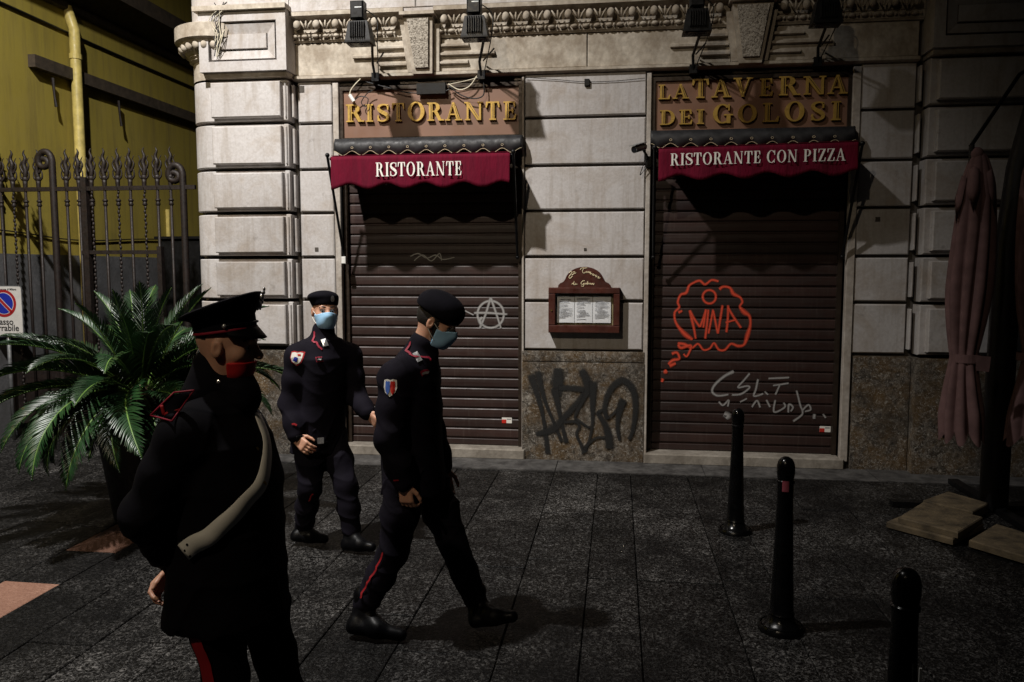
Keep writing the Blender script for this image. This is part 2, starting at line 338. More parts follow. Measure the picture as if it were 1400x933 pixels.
# projecting quoins with raised panels, left corner is rounded
def arc(cx, cy, r, a0, a1, n): return [(cx+r*math.cos(R(a0+(a1-a0)*i/n)), cy+r*math.sin(R(a0+(a1-a0)*i/n))) for i in range(n+1)]
QF = -.12
for a, b in zip(ZC[:-1], ZC[1:]):
    g = .017
    plan = [(X['q1'], .05), (X['q1'], QF)]+arc(-3.98, QF+.26, .26, 270, 180, 12)+[(-4.24, 1.5), (-3.9, 1.5)]
    me = MB().prismz(plan, a+g, b-g).build('corner_block', M['stone'], bld, smooth=30)
    bv = me.modifiers.new('bevel', 'BEVEL'); bv.width = .008; bv.segments = 2; bv.limit_method = 'ANGLE'; bv.angle_limit = R(50)
    blk(-3.94, X['q1']-.045, a+.03, b-.03, QF-.07, QF+.003, .009, name='raised_panel')
    blk(X['q1']-.03, X['q1']-.008, a+.03, b-.03, QF-.02, QF+.003, .006, name='edge_fillet')
    # right-hand quoins
    blk(X['q2'], 4.2, a, b, QF, .05, .01, name='corner_block')
    blk(X['q2']+.055, X['q2b'], a+.03, b-.03, QF-.07, QF+.003, .009, name='raised_panel')
    blk(X['r1']+.008, X['r1']+.035, a+.04, b-.04, -.055, .05, .008, name='edge_fillet')
    blk(X['in0']-.04, X['in0']-.012, a+.04, b-.04, -.06, .05, .008, name='edge_fillet')
    blk(4.2, 5.6, a, b, 0, .05)
# rough plinths
def plinth(x0, x1, yf, yb, z1, nx, nz, seed, name='plinth_stone'):
    rr = random.Random(seed); mb = MB(); v = []; f = []
    for j in range(nz+1):
        for i in range(nx+1):
            edge = i in (0, nx) or j in (0, nz)
            v.append((x0+(x1-x0)*i/nx, yf+(.006 if edge else rr.uniform(-.004, .004)), z1[0]+(z1[1]-z1[0])*j/nz))
    for j in range(nz):
        for i in range(nx):
            k = j*(nx+1)+i; f.append((k, k+1, k+nx+2, k+nx+1))
    mb.add(v, f); mb.box(x0, x1, yf+.008, yb, z1[0], z1[1]-.001)
    return mb.build(name, M['rough'], bld, smooth=40)
plinth(X['p0']-.02, X['p1']+.015, -.035, .12, (0, .965), 40, 34, 1); plinth(X['p0']-.02, X['p1']+.015, -.03, .12, (.972, 1.07), 40, 5, 2)
plinth(-4.2, -2.76, -.15, .1, (0, 1.06), 40, 34, 3); plinth(X['d2b']+.09, 2.66, -.035, .12, (0, 1.06), 16, 30, 4); plinth(2.668, 4.6, -.155, .1, (0, 1.06), 50, 30, 5); plinth(4.605, 5.6, -.03, .1, (0, 1.06), 20, 20, 6)
# door jambs, thresholds and reveals
for xa, xb in ((X['in1']+.012, X['d1a']), (X['d1b']-.002, X['p0']-.004), (X['p1']+.004, X['d2a']-.004), (X['d2b'], X['r0']-.006)):
    MB().block(xa, xb, 0.07, 3.66, -.018, .5, .005).build('door_jamb', M['jamb'], bld)
for xa, xb in ((X['d1a'], X['d1b']), (X['d2a'], X['d2b'])):
    MB().block(xa-.03, xb+.03, .0, .10, -.06, .5, .01).build('threshold', M['sillstone'], bld)
    MB().box(xa, xb, .03, .5, 3.64, 3.659).build('door_head', M['frame'], bld)
# lintel band with ledge, keystones and ribs
ledge = MB().extx([(.06,3.685),(-.03,3.685),(-.05,3.70),(-.05,3.725),(-.012,3.735),(.06,3.735)], X['in0']-.03, X['q2']-.06)
ledge.build('ledge', M['dstone'], bld, smooth=40)
KEY = [(-2.015, -1.735, -1.945, -1.755), (.985, 1.345, 1.065, 1.26)]     # top x0,x1, bottom x0,x1
xs = [X['in0']-.03, KEY[0][0]+.02, KEY[0][1]-.02, -.3, KEY[1][0]+.02, KEY[1][1]-.02, X['q2']-.06]
for i in range(len(xs)-1):
    if i in (1, 4): continue
    blk(xs[i], xs[i+1], 3.725, 4.045, -.012, .06, .006, 'dstone', 'lintel_stone', g=.008)
for kx0, kx1, bx0, bx1 in KEY:
    k = empty('keystone', (kx0, 0, 3.7)); k.parent = bld; k.matrix_parent_inverse = bld.matrix_basis.inverted()
    z0, z1 = 3.70, 4.215
    def trap(m, s0, s1, yf, yb, za, zb):
        t = lambda z: (z-z0)/(z1-z0)
        L = lambda z: bx0+(kx0-bx0)*t(z)+s0; Rr = lambda z: bx1+(kx1-bx1)*t(z)-s1
        ta = lambda z, y: y-(.06*t(z) if y < -.02 else 0)
        v = [(L(za),ta(za,yf),za),(Rr(za),ta(za,yf),za),(Rr(zb),ta(zb,yf),zb),(L(zb),ta(zb,yf),zb),(L(za),yb,za),(Rr(za),yb,za),(Rr(zb),yb,zb),(L(zb),yb,zb)]
        return m.add(v, [(0,1,2,3),(4,7,6,5),(0,4,5,1),(1,5,6,2),(2,6,7,3),(3,7,4,0)])
    trap(MB(), 0, 0, -.10, .06, z0, z1).build('keystone_body', M['dstone'], k)
    trap(MB(), -.055, 0, -.045, .05, z0+.03, z1-.06).build('keystone_fillet', M['dstone'], k)
    trap(MB(), 0, -.055, -.045, .05, z0+.03, z1-.06).build('keystone_fillet', M['dstone'], k)
    p = trap(MB(), .035, .035, -.125, -.08, z0+.05, z1-.03).build('keystone_panel', M['pitted'], k)
    MB().box(kx0-.025, kx1+.025, -.21, .0, z1, z1+.03).build('keystone_cap', M['dstone'], k)
    for sd in (-1, 1):
        for q, (zz, ln) in enumerate(((3.795, .27), (3.875, .52), (3.955, .27))):
            t = (zz-z0)/(z1-z0); xe = (bx0+(kx0-bx0)*t-.06) if sd < 0 else (bx1+(kx1-bx1)*t+.06)
            a, b = (xe-ln, xe) if sd < 0 else (xe, xe+ln)
            MB().extx([(-.006,zz),(-.05,zz+.004),(-.05,zz+.022),(-.006,zz+.045)], a, b).build('rib', M['dstone'], bld)
# cornice with egg-and-dart moulding, broken above the keystones
segs = [(X['in0']-.04, KEY[0][0]-.005), (KEY[0][1]+.005, KEY[1][0]-.005), (KEY[1][1]+.005, X['q2']-.03)]
emb = MB().ball((0,0,0), (.037,.038,.044), 10, 7); egg_me = None
dmb = MB()
for dx in (-.045,0,.045):
    dmb.tube([(dx*1.25,-.005,.035),(dx*.75,-.012,0),(dx*.3 if abs(dx)>.04 else dx*.6,-.004,-.04)], [.007,.010,.005], 6)
dart_me = None
for a, b in segs:
    MB().extx([(.06,4.045),(-.02,4.045),(-.03,4.058),(-.038,4.062),(-.038,4.125),(-.05,4.13),(-.035,4.14),(-.035,4.235),(-.10,4.25),(-.15,4.262),(-.15,4.30),(.06,4.30)], a, b).build('cornice', M['dstone'], bld)
    n = max(2, round((b-a)/.2)); beads = MB()
    for i in range(n):
        xx = a+(i+.5)*(b-a)/n
        if egg_me is None:
            o = emb.build('egg', M['dstone'], bld, smooth=True, loc=None); egg_me = o.data; bpy.data.objects.remove(o)
            o = dmb.build('dart', M['dstone'], bld, smooth=True); dart_me = o.data; bpy.data.objects.remove(o)
        o = link('egg', egg_me, None, bld); o.location = (xx, -.108, 4.187)
        if i < n-1: o = link('dart', dart_me, None, bld); o.location = (xx+(b-a)/n/2, -.118, 4.185)
    m = int((b-a)/.105)
    for i in range(m):
        xx = a+.05+i*.105; beads.ball((xx,-.062,4.093), (.034,.024,.019), 8, 6); beads.ball((xx+.05,-.062,4.093), (.011,.02,.016), 8, 5)
    bo = beads.build('bead_row', M['dstone'], bld, smooth=True); bo['kind'] = 'stuff'
# plain band above the cornice
for xa, xb in ((X['in0']-.05, -1.9), (-1.9, -.4), (-.4, 1.16), (1.16, X['q2']-.04)):
    blk(xa, xb, 4.30, 4.86, -.135, .06, .006, 'stone', 'frieze_stone', g=.003)
    blk(xa, xb, 4.86, 7.0, -.06, .06, .006, 'stone', 'upper_wall_stone', g=.003)
for (a0, a1), (kx0, kx1, _, _) in zip(((0,0),(0,0)), KEY):
    MB().block(kx0-.002, kx1+.002, 4.246, 4.298, -.13, .06, .004).build('frieze_stone', M['stone'], bld)
# panelled corner boxes above the quoins
def corner_box(xa, xb, yf, name='corner_box'):
    e = empty(name, (xa, yf, 3.72)); e.parent = bld; e.matrix_parent_inverse = bld.matrix_basis.inverted()
    z0, z1 = 3.745, 4.305; m = .095
    ix0, ix1, iz0, iz1 = xa+m, xb-m, z0+m, z1-m
    mb = MB()
    for bx in ((xa, xb, z0, iz0), (xa, xb, iz1, z1), (xa, ix0, iz0, iz1), (ix1, xb, iz0, iz1)): mb.box(bx[0], bx[1], yf, .04, bx[2], bx[3])
    mb.build('box_frame', M['stone'], e)
    MB().box(ix0, ix1, yf+.06, .03, iz0, iz1).build('box_recess', M['joint'], e)
    w = .085; g = .022
    v = [(ix0+g,yf+.02,iz0+g),(ix1-g,yf+.02,iz0+g),(ix1-g,yf+.02,iz1-g),(ix0+g,yf+.02,iz1-g),(ix0+g+w,yf+.05,iz0+g+w),(ix1-g-w,yf+.05,iz0+g+w),(ix1-g-w,yf+.05,iz1-g-w),(ix0+g+w,yf+.05,iz1-g-w)]
    b_ = [(x_, yf+.06, z_) for x_, _, z_ in v[:4]]
    MB().add(v+b_, [(0,1,5,4),(1,2,6,5),(2,3,7,6),(3,0,4,7),(0,8,9,1),(1,9,10,2),(2,10,11,3),(3,11,8,0)]).build('splayed_moulding', M['stone'], e)
    MB().block(ix0+g+w+.006, ix1-g-w-.006, iz0+g+w+.012, iz1-g-w-.006, yf+.03, yf+.07, .004).build('box_panel', M['stone'], e)
    MB().extx([(.04,3.70),(yf+.06,3.70),(yf+.03,3.742),(.04,3.742)], xa+.02, xb-.02).build('box_underside', M['dstone'], e)
corner_box(-4.01, -3.135, -.24); corner_box(2.655, 3.75, -.24)
# rounded capital on the corner and the wall above it
cap = MB().lathe([(.262,3.70),(.262,3.88),(.30,3.90),(.285,3.915),(.31,3.93),(.30,3.945),(.325,3.96),(.38,4.05),(.395,4.065),(.43,4.075),(.43,4.20),(.40,4.215),(.0,4.215)], (-3.98, QF+.26, 0), 40)
cap.build('corner_capital', M['dstone'], bld, smooth=35)
for i in range(9):
    t = R(175+i*14); o = link('egg', egg_me, None, bld); o.location = (-3.98+.365*math.cos(t), QF+.26+.365*math.sin(t), 4.01)
MB().lathe([(.262,4.215),(.262,7)], (-3.98, QF+.26, 0), 32).build('upper_corner', M['stone'], bld, smooth=True)
MB().box(-4.02, -3.14, -.15, .05, 4.315, 7).build('upper_corner_wall', M['stone'], bld)
MB().extx([(.04,4.305),(-.28,4.305),(-.28,4.35),(.04,4.35)], -4.05, -3.12).build('corner_ledge', M['dstone'], bld)
MB().box(2.64, 5.6, -.16, .05, 4.307, 7).build('upper_corner_wall', M['stone'], bld)
MB().box(3.76, 5.6, -.10, .05, 3.70, 4.30).build('lintel_stone', M['dstone'], bld)
MB().box(-4.24, -3.9, .16, 1.5, 0, 7).build('side_wall', M['stone'], bld)
# tangle of wires at the corner box, thin cable along the wall
rr = random.Random(5)
for k in range(7):
    p = [P(283+rr.uniform(0,30), rr.uniform(2,8), -.27), P(285+rr.uniform(0,18), rr.uniform(18,30), -.27), P(288+rr.uniform(0,18), rr.uniform(38,52), -.265), P(296+rr.uniform(-3,12), rr.uniform(58,80), -.26), P(298+rr.uniform(0,10), rr.uniform(30,46), -.265)]
    MB().tube(catmull(p, 6), .004, 5).build('cable', M['cable'] if k % 3 else M['whitecable'], bld)
MB().tube(catmull([P(718,106,-.02), P(760,109,-.015), P(800,112,-.015), P(840,111,-.015), P(882,107,-.02)], 6), .003, 5).build('cable', M['cable'], bld)
MB().box(*[c for pr in zip(P(799,118,-.03), P(806,108,.0)) for c in pr][:2], -.03, .005, P(800,118).z, P(800,109).z).build('junction_box', M['black'], bld)
for (px, py, s) in ((433,341,.018), (800,341,.012), (1200,300,.02), (412,122,.03)):
    q = P(px, py, 0); MB().box(q.x-s, q.x+s, -.006, .02, q.z-s, q.z+s).build('wall_fixing', M['joint'], bld)
# the black tag on the pillar plinth
def spray(mat, strokes, conv, y_of, wscale, name, parent, soft=.55, seg=8, wm=1.0):
    for si, st in enumerate(strokes):
        pts = catmull([Vector((p[0], p[1], p[2])) for p in st], seg); v = []; f = []; dn = []
        cols = [(-1,0),(-soft,1),(soft,1),(1,0)]; P3 = []
        for p in pts: q = conv(p.x, p.y); P3.append((q.x, q.z, p.z*wscale*wm/2))
        for i, (x_, z_, w_) in enumerate(P3):
            a = P3[max(i-1,0)]; b = P3[min(i+1,len(P3)-1)]
            t = Vector((b[0]-a[0], b[1]-a[1])); t = t.normalized() if t.length > 0 else Vector((1,0)); nrm = Vector((-t.y, t.x))
            for c, d in cols:
                xx, zz = x_+nrm.x*w_*c, z_+nrm.y*w_*c
                v.append((xx, y_of(xx, zz)-.0003*si, zz)); dn.append(d if 0 < i < len(P3)-1 else d*.35)
        for i in range(len(P3)-1):
            for c in range(3):
                k = i*4+c; f.append((k, k+1, k+5, k+4))
        me = bpy.data.meshes.new(name); me.from_pydata(v, [], f)
        at = me.attributes.new('dens', 'FLOAT', 'POINT'); at.data.foreach_set('value', dn); me.update()
        link(name, me, mat, parent)
Z8 = lambda x, y: P(710+x/5.49, 470+y/5.49, -.04)
tagk = [[(85,225,60),(150,430,40),(180,560,28),(200,700,34),(215,830,40)], [(135,200,50),(190,420,30),(250,570,24),(320,740,30)], [(290,180,60),(290,280,90),(285,400,60)], [(265,330,60),(310,560,28),(355,750,36)],
 [(290,330,40),(400,335,42),(480,350,50),(470,400,46),(330,560,46),(250,640,60),(120,680,34)], [(330,590,22),(420,585,24),(450,620,24),(430,680,22),(470,770,28),(495,820,60)], [(465,190,50),(520,320,70),(490,400,36),(420,540,22),(450,580,20),(530,635,20)],
 [(555,280,60),(550,440,44),(548,600,24),(520,740,22),(485,800,30)], [(490,780,24),(570,710,20),(650,705,20)], [(580,510,30),(640,600,44),(670,700,60),(675,790,60)], [(585,520,26),(630,500,24),(660,555,20),(740,490,26),(785,415,60)],
 [(665,570,30),(640,480,36),(680,350,46),(770,275,52),(850,340,50),(872,480,44),(850,650,30),(820,720,24)], [(775,425,60),(740,560,36),(740,660,30),(755,730,20)]]
spray(M['sprayblack'], tagk, Z8, lambda x_, z_: -.045, 1/5.49/143, 'spray_stroke', bld, .5, 8, 1.35)

# ================================================================== YELLOW BUILDING beyond the gate
yb = empty('yellow_building', (-6.7, 3, 0)); tag(yb, 'yellow plastered side building with grey painted base behind the iron gate', 'building')
YX = -6.7
MB().box(YX-1, YX, -3, 14, 2.03, 8).build('wall', M['plaster'], yb); MB().box(YX-1, YX+.012, -3, 14, 0, 2.03).build('wall_base', M['greyplinth'], yb)
MB().box(YX-.5, -3.9, 9.0, 9.5, 0, 8).build('rear_wall', M['plaster'], yb)
cz = PX(57, 0, YX).z
MB().add([(YX,-3,cz),(YX+.05,-3,cz+.02),(YX+.05,-3,cz+.12),(YX+.35,-3,cz+.3),(YX+.35,-3,cz+.5),(YX,-3,cz+.5),(YX,14,cz),(YX+.05,14,cz+.02),(YX+.05,14,cz+.12),(YX+.35,14,cz+.3),(YX+.35,14,cz+.5),(YX,14,cz+.5)],
 [(0,1,7,6),(1,2,8,7),(2,3,9,8),(3,4,10,9),(4,5,11,10),(0,5,4,3,2,1)]).build('eave_moulding', M['darkwood'], yb)
a = PX(38, 83, YX); b = PX(262, 176, YX)
MB().box(YX, YX+.09, a.y, b.y+3, a.z-.07, a.z+.07).build('timber_ledge', M['darkwood'], yb)
for px, py0, py1 in ((72,107,145),(162,138,178)):
    q = PX(px, py0, YX+.08); MB().tube([(q.x,q.y,q.z),(q.x+.01,q.y,q.z-.2),(q.x+.02,q.y+.01,q.z-.33)], [.02,.012,.018], 6).build('hook', M['iron'], yb)
c0 = PX(0, 3, YX+.02); c1 = PX(255, 116, YX+.02)
MB().tube(catmull([(YX+.02, c0.y-2, c0.z+.02), tuple(c0), ((c0.x+c1.x)/2, (c0.y+c1.y)/2, (c0.z+c1.z)/2-.01), tuple(c1), (YX+.02, c1.y+3, c1.z)], 5), .014, 6).build('cable', M['cable'], yb)
for dz in (.0, .05):
    c0 = PX(125, 22, YX+.03); MB().tube([(YX+.03, -2, c0.z+dz), (YX+.03, 9, c0.z+dz-.08)], .009, 6).build('cable', M['cable'], yb)
c0 = PX(12, 316, YX+.02); MB().tube(catmull([(YX+.02,-1,c0.z+.03), tuple(c0), (YX+.02,c0.y+1.2,c0.z-.06),(YX+.02,c0.y+3,c0.z+.02),(YX+.02,c0.y+6,c0.z)], 6), .008, 6).build('cable', M['cable'], yb)
pp = PX(108, 200, YX+.08)
dp = MB().tube([(YX+.0, pp.y, cz+.05), (YX+.05, pp.y, cz-.10), (YX+.09, pp.y, cz-.22), (YX+.09, pp.y, 2.1), (YX+.09, pp.y, .0)], .062, 14).build('downpipe', M['pipe'], yb, smooth=40)
for zz in (3.0, 4.45): MB().lathe([(.062,-.03),(.072,-.03),(.072,.03),(.062,.03)], (YX+.09, pp.y, zz), 14).build('pipe_bracket', M['pipe'], dp)
MB().box(YX+.0, YX+.05, pp.y+2.0, pp.y+2.06, 2.1, 2.75).build('vent_pipe', M['pipe'], yb)
# black cabinet standing in the passage
q = P(213, 400, 1.6); cab = empty('utility_cabinet', (-5.2, 1.6, 0)); tag(cab, 'black cabinet standing in the passage behind the iron gate', 'cabinet')
MB().block(-5.55, -5.02, 0, P(220,327,1.5).z, 1.5, 2.0, .02).build('cabinet_body', M['black'], cab)
MB().box(-5.60, -4.97, 1.47, 2.03, P(220,327,1.5).z, P(220,327,1.5).z+.03).build('cabinet_lid', M['black'], cab)

# ================================================================== LETTERS (serif capitals from strokes, unit height)
def arcp(cx, cy, ro, ri, a0, a1, n=18):
    o = [(cx+ro[0]*math.cos(R(a0+(a1-a0)*i/n)), cy+ro[1]*math.sin(R(a0+(a1-a0)*i/n))) for i in range(n+1)]
    q = [(cx+ri[0]*math.cos(R(a0+(a1-a0)*i/n)), cy+ri[1]*math.sin(R(a0+(a1-a0)*i/n))) for i in range(n+1)]
    return [[o[i], o[i+1], q[i+1], q[i]] for i in range(n)]
def rc(x0, y0, x1, y1): return [[(x0,y0),(x1,y0),(x1,y1),(x0,y1)]]
def qd(*p): return [list(p)]
def bold_s(k, t):
    # S as a polyline with changing thickness
    c = [(.58,.80),(.50,.93),(.33,.965),(.14,.88),(.11,.72),(.22,.58),(.42,.46),(.55,.32),(.54,.15),(.36,.04),(.17,.06),(.07,.22)]
    wv = [t, t, t, .13*k+.02, .17*k, .21*k, .23*k, .20*k, .14*k, t, t, t]
    pts = catmull([Vector((a, b, wv[i])) for i, (a, b) in enumerate(c)], 4); out = []
    def nr(i):
        a = pts[max(i-1,0)]; b = pts[min(i+1,len(pts)-1)]; d = Vector((b.x-a.x, b.y-a.y)).normalized(); return Vector((-d.y, d.x))
    for i in range(len(pts)-1):
        n0, n1 = nr(i), nr(i+1); p, q = pts[i], pts[i+1]
        out.append([(p.x+n0.x*p.z/2,p.y+n0.y*p.z/2),(p.x-n0.x*p.z/2,p.y-n0.y*p.z/2),(q.x-n1.x*q.z/2,q.y-n1.y*q.z/2),(q.x+n1.x*q.z/2,q.y+n1.y*q.z/2)])
    return out+rc(.53,.66,.60,.97)+rc(.05,.03,.12,.36)
def glyph(ch, k=1.0, t=.07):
    s = .19*k; h = t*.85; o = .075
    def stem(x, a=0, b=1): return rc(x, a, x+s, b)
    def ser(x, y, wd=None): wd = s if wd is None else wd; return rc(x-o, y, x+wd+o, y+h)
    B, T = 0, 1-h
    if ch == 'I': return .42, stem(.12)+ser(.12,B)+ser(.12,T)
    if ch == 'L': return .66, stem(.12)+ser(.12,B)+ser(.12,T)+rc(.12+s,0,.60,h)+qd((.60,0),(.64,.30),(.58,.30),(.50,h))
    if ch == 'T': x = .36-s/2; return .72, stem(x)+ser(x,B)+rc(.05,T,.67,1)+qd((.05,1),(.03,.68),(.09,.68),(.15,T))+qd((.67,1),(.69,.68),(.63,.68),(.57,T))
    if ch == 'E': return .66, stem(.12)+rc(.045,0,.58,h)+rc(.045,T,.56,1)+rc(.12+s,.47,.46,.47+h)+rc(.43,.36,.49,.64)+qd((.58,0),(.62,.30),(.56,.30),(.49,h))+qd((.56,1),(.58,.70),(.52,.70),(.47,T))
    if ch == 'N': return .86, rc(.13,0,.13+t,1)+qd((.06,1),(.06+s*1.1,1),(.74,0),(.74-s*.9,0))+rc(.67,0,.67+t,1)+ser(.13,B,t)+ser(.67,T,t)+rc(.03,T,.18,1)
    if ch == 'A': return .82, qd((.10,0),(.10+t,0),(.43,.97),(.36,1))+qd((.34,1),(.45,1),(.74,0),(.74-s*1.05,0))+rc(.22,.30,.58,.30+h)+rc(.02,0,.26,h)+rc(.48,0,.81,h)
    if ch == 'V': return .82, qd((.36,0),(.43,.0),(.70,1),(.70-t,1))+qd((.08,1),(.08+s*1.05,1),(.46,0),(.36,0))+rc(.01,T,.34,1)+rc(.54,T,.79,1)
    if ch == 'R': return .82, stem(.12)+ser(.12,B)+rc(.045,T,.38,1)+rc(.12+s,.48,.38,.48+h)+arcp(.36,.74,(.27,.26),(.27-s,.26-h),90,-90,14)+qd((.36,.50),(.36+s*.95,.50),(.74,0),(.74-s*1.0,0))+rc(.60,0,.82,h)
    if ch == 'P': return .72, stem(.12)+ser(.12,B)+rc(.045,T,.38,1)+rc(.12+s,.44,.38,.44+h)+arcp(.36,.72,(.28,.28),(.28-s,.28-h),90,-90,14)
    if ch == 'D': return .82, stem(.12)+rc(.045,0,.40,h)+rc(.045,T,.40,1)+arcp(.38,.5,(.38,.5),(.38-s,.5-h),90,-90,18)
    if ch == 'O': return .86, arcp(.43,.5,(.38,.515),(.38-s,.515-h),0,360,30)
    if ch == 'C': return .80, arcp(.43,.5,(.38,.515),(.38-s,.515-h),42,318,24)+rc(.66,.64,.72,1)+rc(.66,.0,.70,.30)
    if ch == 'G': return .86, arcp(.43,.5,(.38,.515),(.38-s,.515-h),42,300,24)+rc(.66,.66,.72,1)+rc(.60,.0,.60+s*.9,.42)+rc(.50,.40,.86,.40+h)
    if ch == 'S': return .66, bold_s(k, t)
    if ch == 'Z': return .70, rc(.06,0,.62,h)+rc(.06,T,.64,1)+qd((.05,0),(.05+s*1.1,0),(.66,1),(.66-s*1.1,1))+qd((.62,0),(.66,.30),(.60,.30),(.54,h))+qd((.06,1),(.05,.70),(.11,.70),(.15,T))
    return .35, []
def put_letter(ch, x, z, wid, hgt, yf, depth, mat, parent, k=1.0, t=.07, name='letter', inline=None):
    aw, polys = glyph(ch, k, t); mb = MB(); sx = wid/aw
    for i, pl in enumerate(polys):
        e = .00025*(i % 7); mb.prism([(x+a*sx, z+b*hgt) for a, b in pl], yf-e, yf+depth)
    o = mb.build(name, mat, parent)
    if inline is not None:      # engraved line down the thick strokes
        mi = MB()
        for i, pl in enumerate(polys):
            xs_ = [a for a, b in pl]; ys_ = [b for a, b in pl]
            c = (sum(xs_)/4, sum(ys_)/4)
            if len(polys) > 14 and ch in 'OGCDS' and False: continue
            if (max(ys_)-min(ys_)) > .6 and (max(xs_)-min(xs_)) > .12:
                a_, b_, c_, d_ = pl
                lerp = lambda u, v, s_: (u[0]+(v[0]-u[0])*s_, u[1]+(v[1]-u[1])*s_)
                bl, br, tr, tl = sorted(pl[:], key=lambda q: (q[1], q[0]))[0], sorted(pl, key=lambda q: (q[1], q[0]))[1], sorted(pl, key=lambda q: (-q[1], -q[0]))[0], sorted(pl, key=lambda q: (-q[1], -q[0]))[1]
                q = [lerp(bl,br,.56), lerp(bl,br,.70), lerp(tl,tr,.70), lerp(tl,tr,.56)]
                q = [lerp(q[0],q[3],.1), lerp(q[1],q[2],.1), lerp(q[1],q[2],.9), lerp(q[0],q[3],.9)]
                mi.prism([(x+a*sx, z+b*hgt) for a, b in q], yf-.004, yf+.002)
        if mi.v: mi.build('inline', inline, o)
    return o

# ================================================================== ROLLER SHUTTERS
SLAT = .1015
def slat_y(z, z0, y0):
    u = ((z-z0) % SLAT)/SLAT
    return y0-.004 if u > .16 else y0+.010
def shutter(x0, x1, y0, z0, z1, label):
    e = empty('roller_shutter', ((x0+x1)/2, y0, z0)); tag(e, label, 'shutter', 'brown roller shutters of the restaurant')
    prof = [(.02,0),(.010,.0),(.010,.012),(-.002,.017),(-.004,.024),(-.0045,.060),(-.003,.092),(.002,.0995),(.012,.1008),(.02,.1008)]
    me = None; n = int((z1-z0)/SLAT)
    for i in range(n):
        if me is None:
            o = MB().extx(prof, x0+.03, x1-.03).build('slat', M['shutter'], e); me = o.data; o.location = (0, 0, 0)
            o.matrix_parent_inverse = Matrix(); o.location = Vector((0, y0, z0))-e.location
            me_loc = o.location.copy()
        else:
            o = link('slat', me, None, e, loc=me_loc+Vector((0, random.uniform(-.0015,.0015), i*SLAT))); o.rotation_euler = (0, R(random.uniform(-.05,.05)), 0)
    MB().block(x0+.032, x1-.032, z0-.06, z0-.002, y0-.012, y0+.02, .004).build('bottom_bar', M['shutter'], e)
    for xa, xb in ((x0, x0+.04), (x1-.04, x1)):
        MB().box(xa, xb, y0-.045, y0+.03, z0-.06, z1).build('guide_rail', M['frame'], e)
    return e
SY1, SY2 = .12, .15
Z01, Z02 = .165, .165
s1 = shutter(-2.705, -.915, SY1, Z01, 3.12, 'brown roller shutter behind the two walking officers, with white circled A')
s2 = shutter(.302, 2.072, SY2, Z02, 3.12, 'brown roller shutter behind the bollards with red and white spray tags')
y1f = lambda x_, z_: min(slat_y(z_, Z01, SY1), SY1-.003)-.0035
y2f = lambda x_, z_: min(slat_y(z_, Z02, SY2), SY2-.003)-.0035
C1 = lambda x, y: P(x, y, SY1); ZB = lambda x, y: P(870+x/3.11, 360+y/3.11, SY2)
circ = lambda cx, cy, r, w_, n=16: [(cx+r*math.cos(2*math.pi*i/n), cy+r*1.02*math.sin(2*math.pi*i/n), w_) for i in range(n+1)]
spray(M['spraywhite'], [circ(671,430,18,3.2), [(656,449,3),(664,430,3.2),(671,407,3.4)], [(671,407,3.4),(679,430,3),(685,449,2.4)], [(648,428,3),(668,428,3.2),(694,430,2.6)], [(658,444,4),(656,438,5),(660,434,3)],
  [(622,428,2.2),(630,421,2.4),(636,425,2),(648,431,1.8)], [(561,351,2),(572,347,2.2),(584,353,2.2),(596,349,2.2),(606,355,2),(622,352,1.6)], [(566,357,2),(578,349,2.2),(590,357,2),(601,347,2),(604,357,1.6)]], C1, y1f, 1/142, 'spray_stroke', s1, .2, 8, 1.35)
red = [[(250,80,9),(225,95,9),(212,125,12),(188,135,9),(176,165,9),(182,188,9),(163,210,9),(165,245,9),(182,275,12),(210,305,18),(240,325,10)],
 [(175,340,9),(205,345,12),(235,360,9),(262,343,8),(285,368,8),(312,362,8),(330,340,8),(350,367,9),(376,368,9),(402,343,9),(432,352,11),(458,345,10),(472,305,16),(484,262,10),(480,225,11),(458,208,18),(440,185,9),(450,165,9),(440,145,9),(412,130,14),(398,106,10),(370,100,10),(352,112,12)],
 [(350,78,9),(320,72,9),(292,90,9),(270,75,10),(248,80,9)], circ(310,143,28,9), [(226,200,8),(236,240,11),(246,285,9),(252,322,8)], [(226,200,10),(248,240,9),(270,272,9)], [(270,272,9),(284,235,9),(296,196,8)], [(296,196,8),(290,235,9),(284,275,8)],
 [(306,196,8),(300,260,9),(292,322,9)], [(326,196,8),(316,250,8),(306,300,8)], [(326,200,8),(336,250,9),(346,300,8)], [(366,178,9),(356,240,9),(346,300,8)], [(390,178,9),(388,240,9),(382,295,9)], [(390,190,9),(415,232,9),(445,276,9)], [(378,252,8),(425,240,7)],
 [(178,210,12),(195,202,8)], [(178,345,10),(190,360,12),(232,350,9),(215,395,8),(200,385,7)], [(150,385,12),(172,380,10),(182,405,10),(155,412,12),(135,430,9)], [(168,425,10),(140,436,16)], [(126,452,8),(122,462,14),(132,460,10)], [(112,490,12),(108,505,9)]]
spray(M['sprayred'], red, ZB, y2f, 1/3.11/140, 'spray_stroke', s2, .1, 8, 1.5)
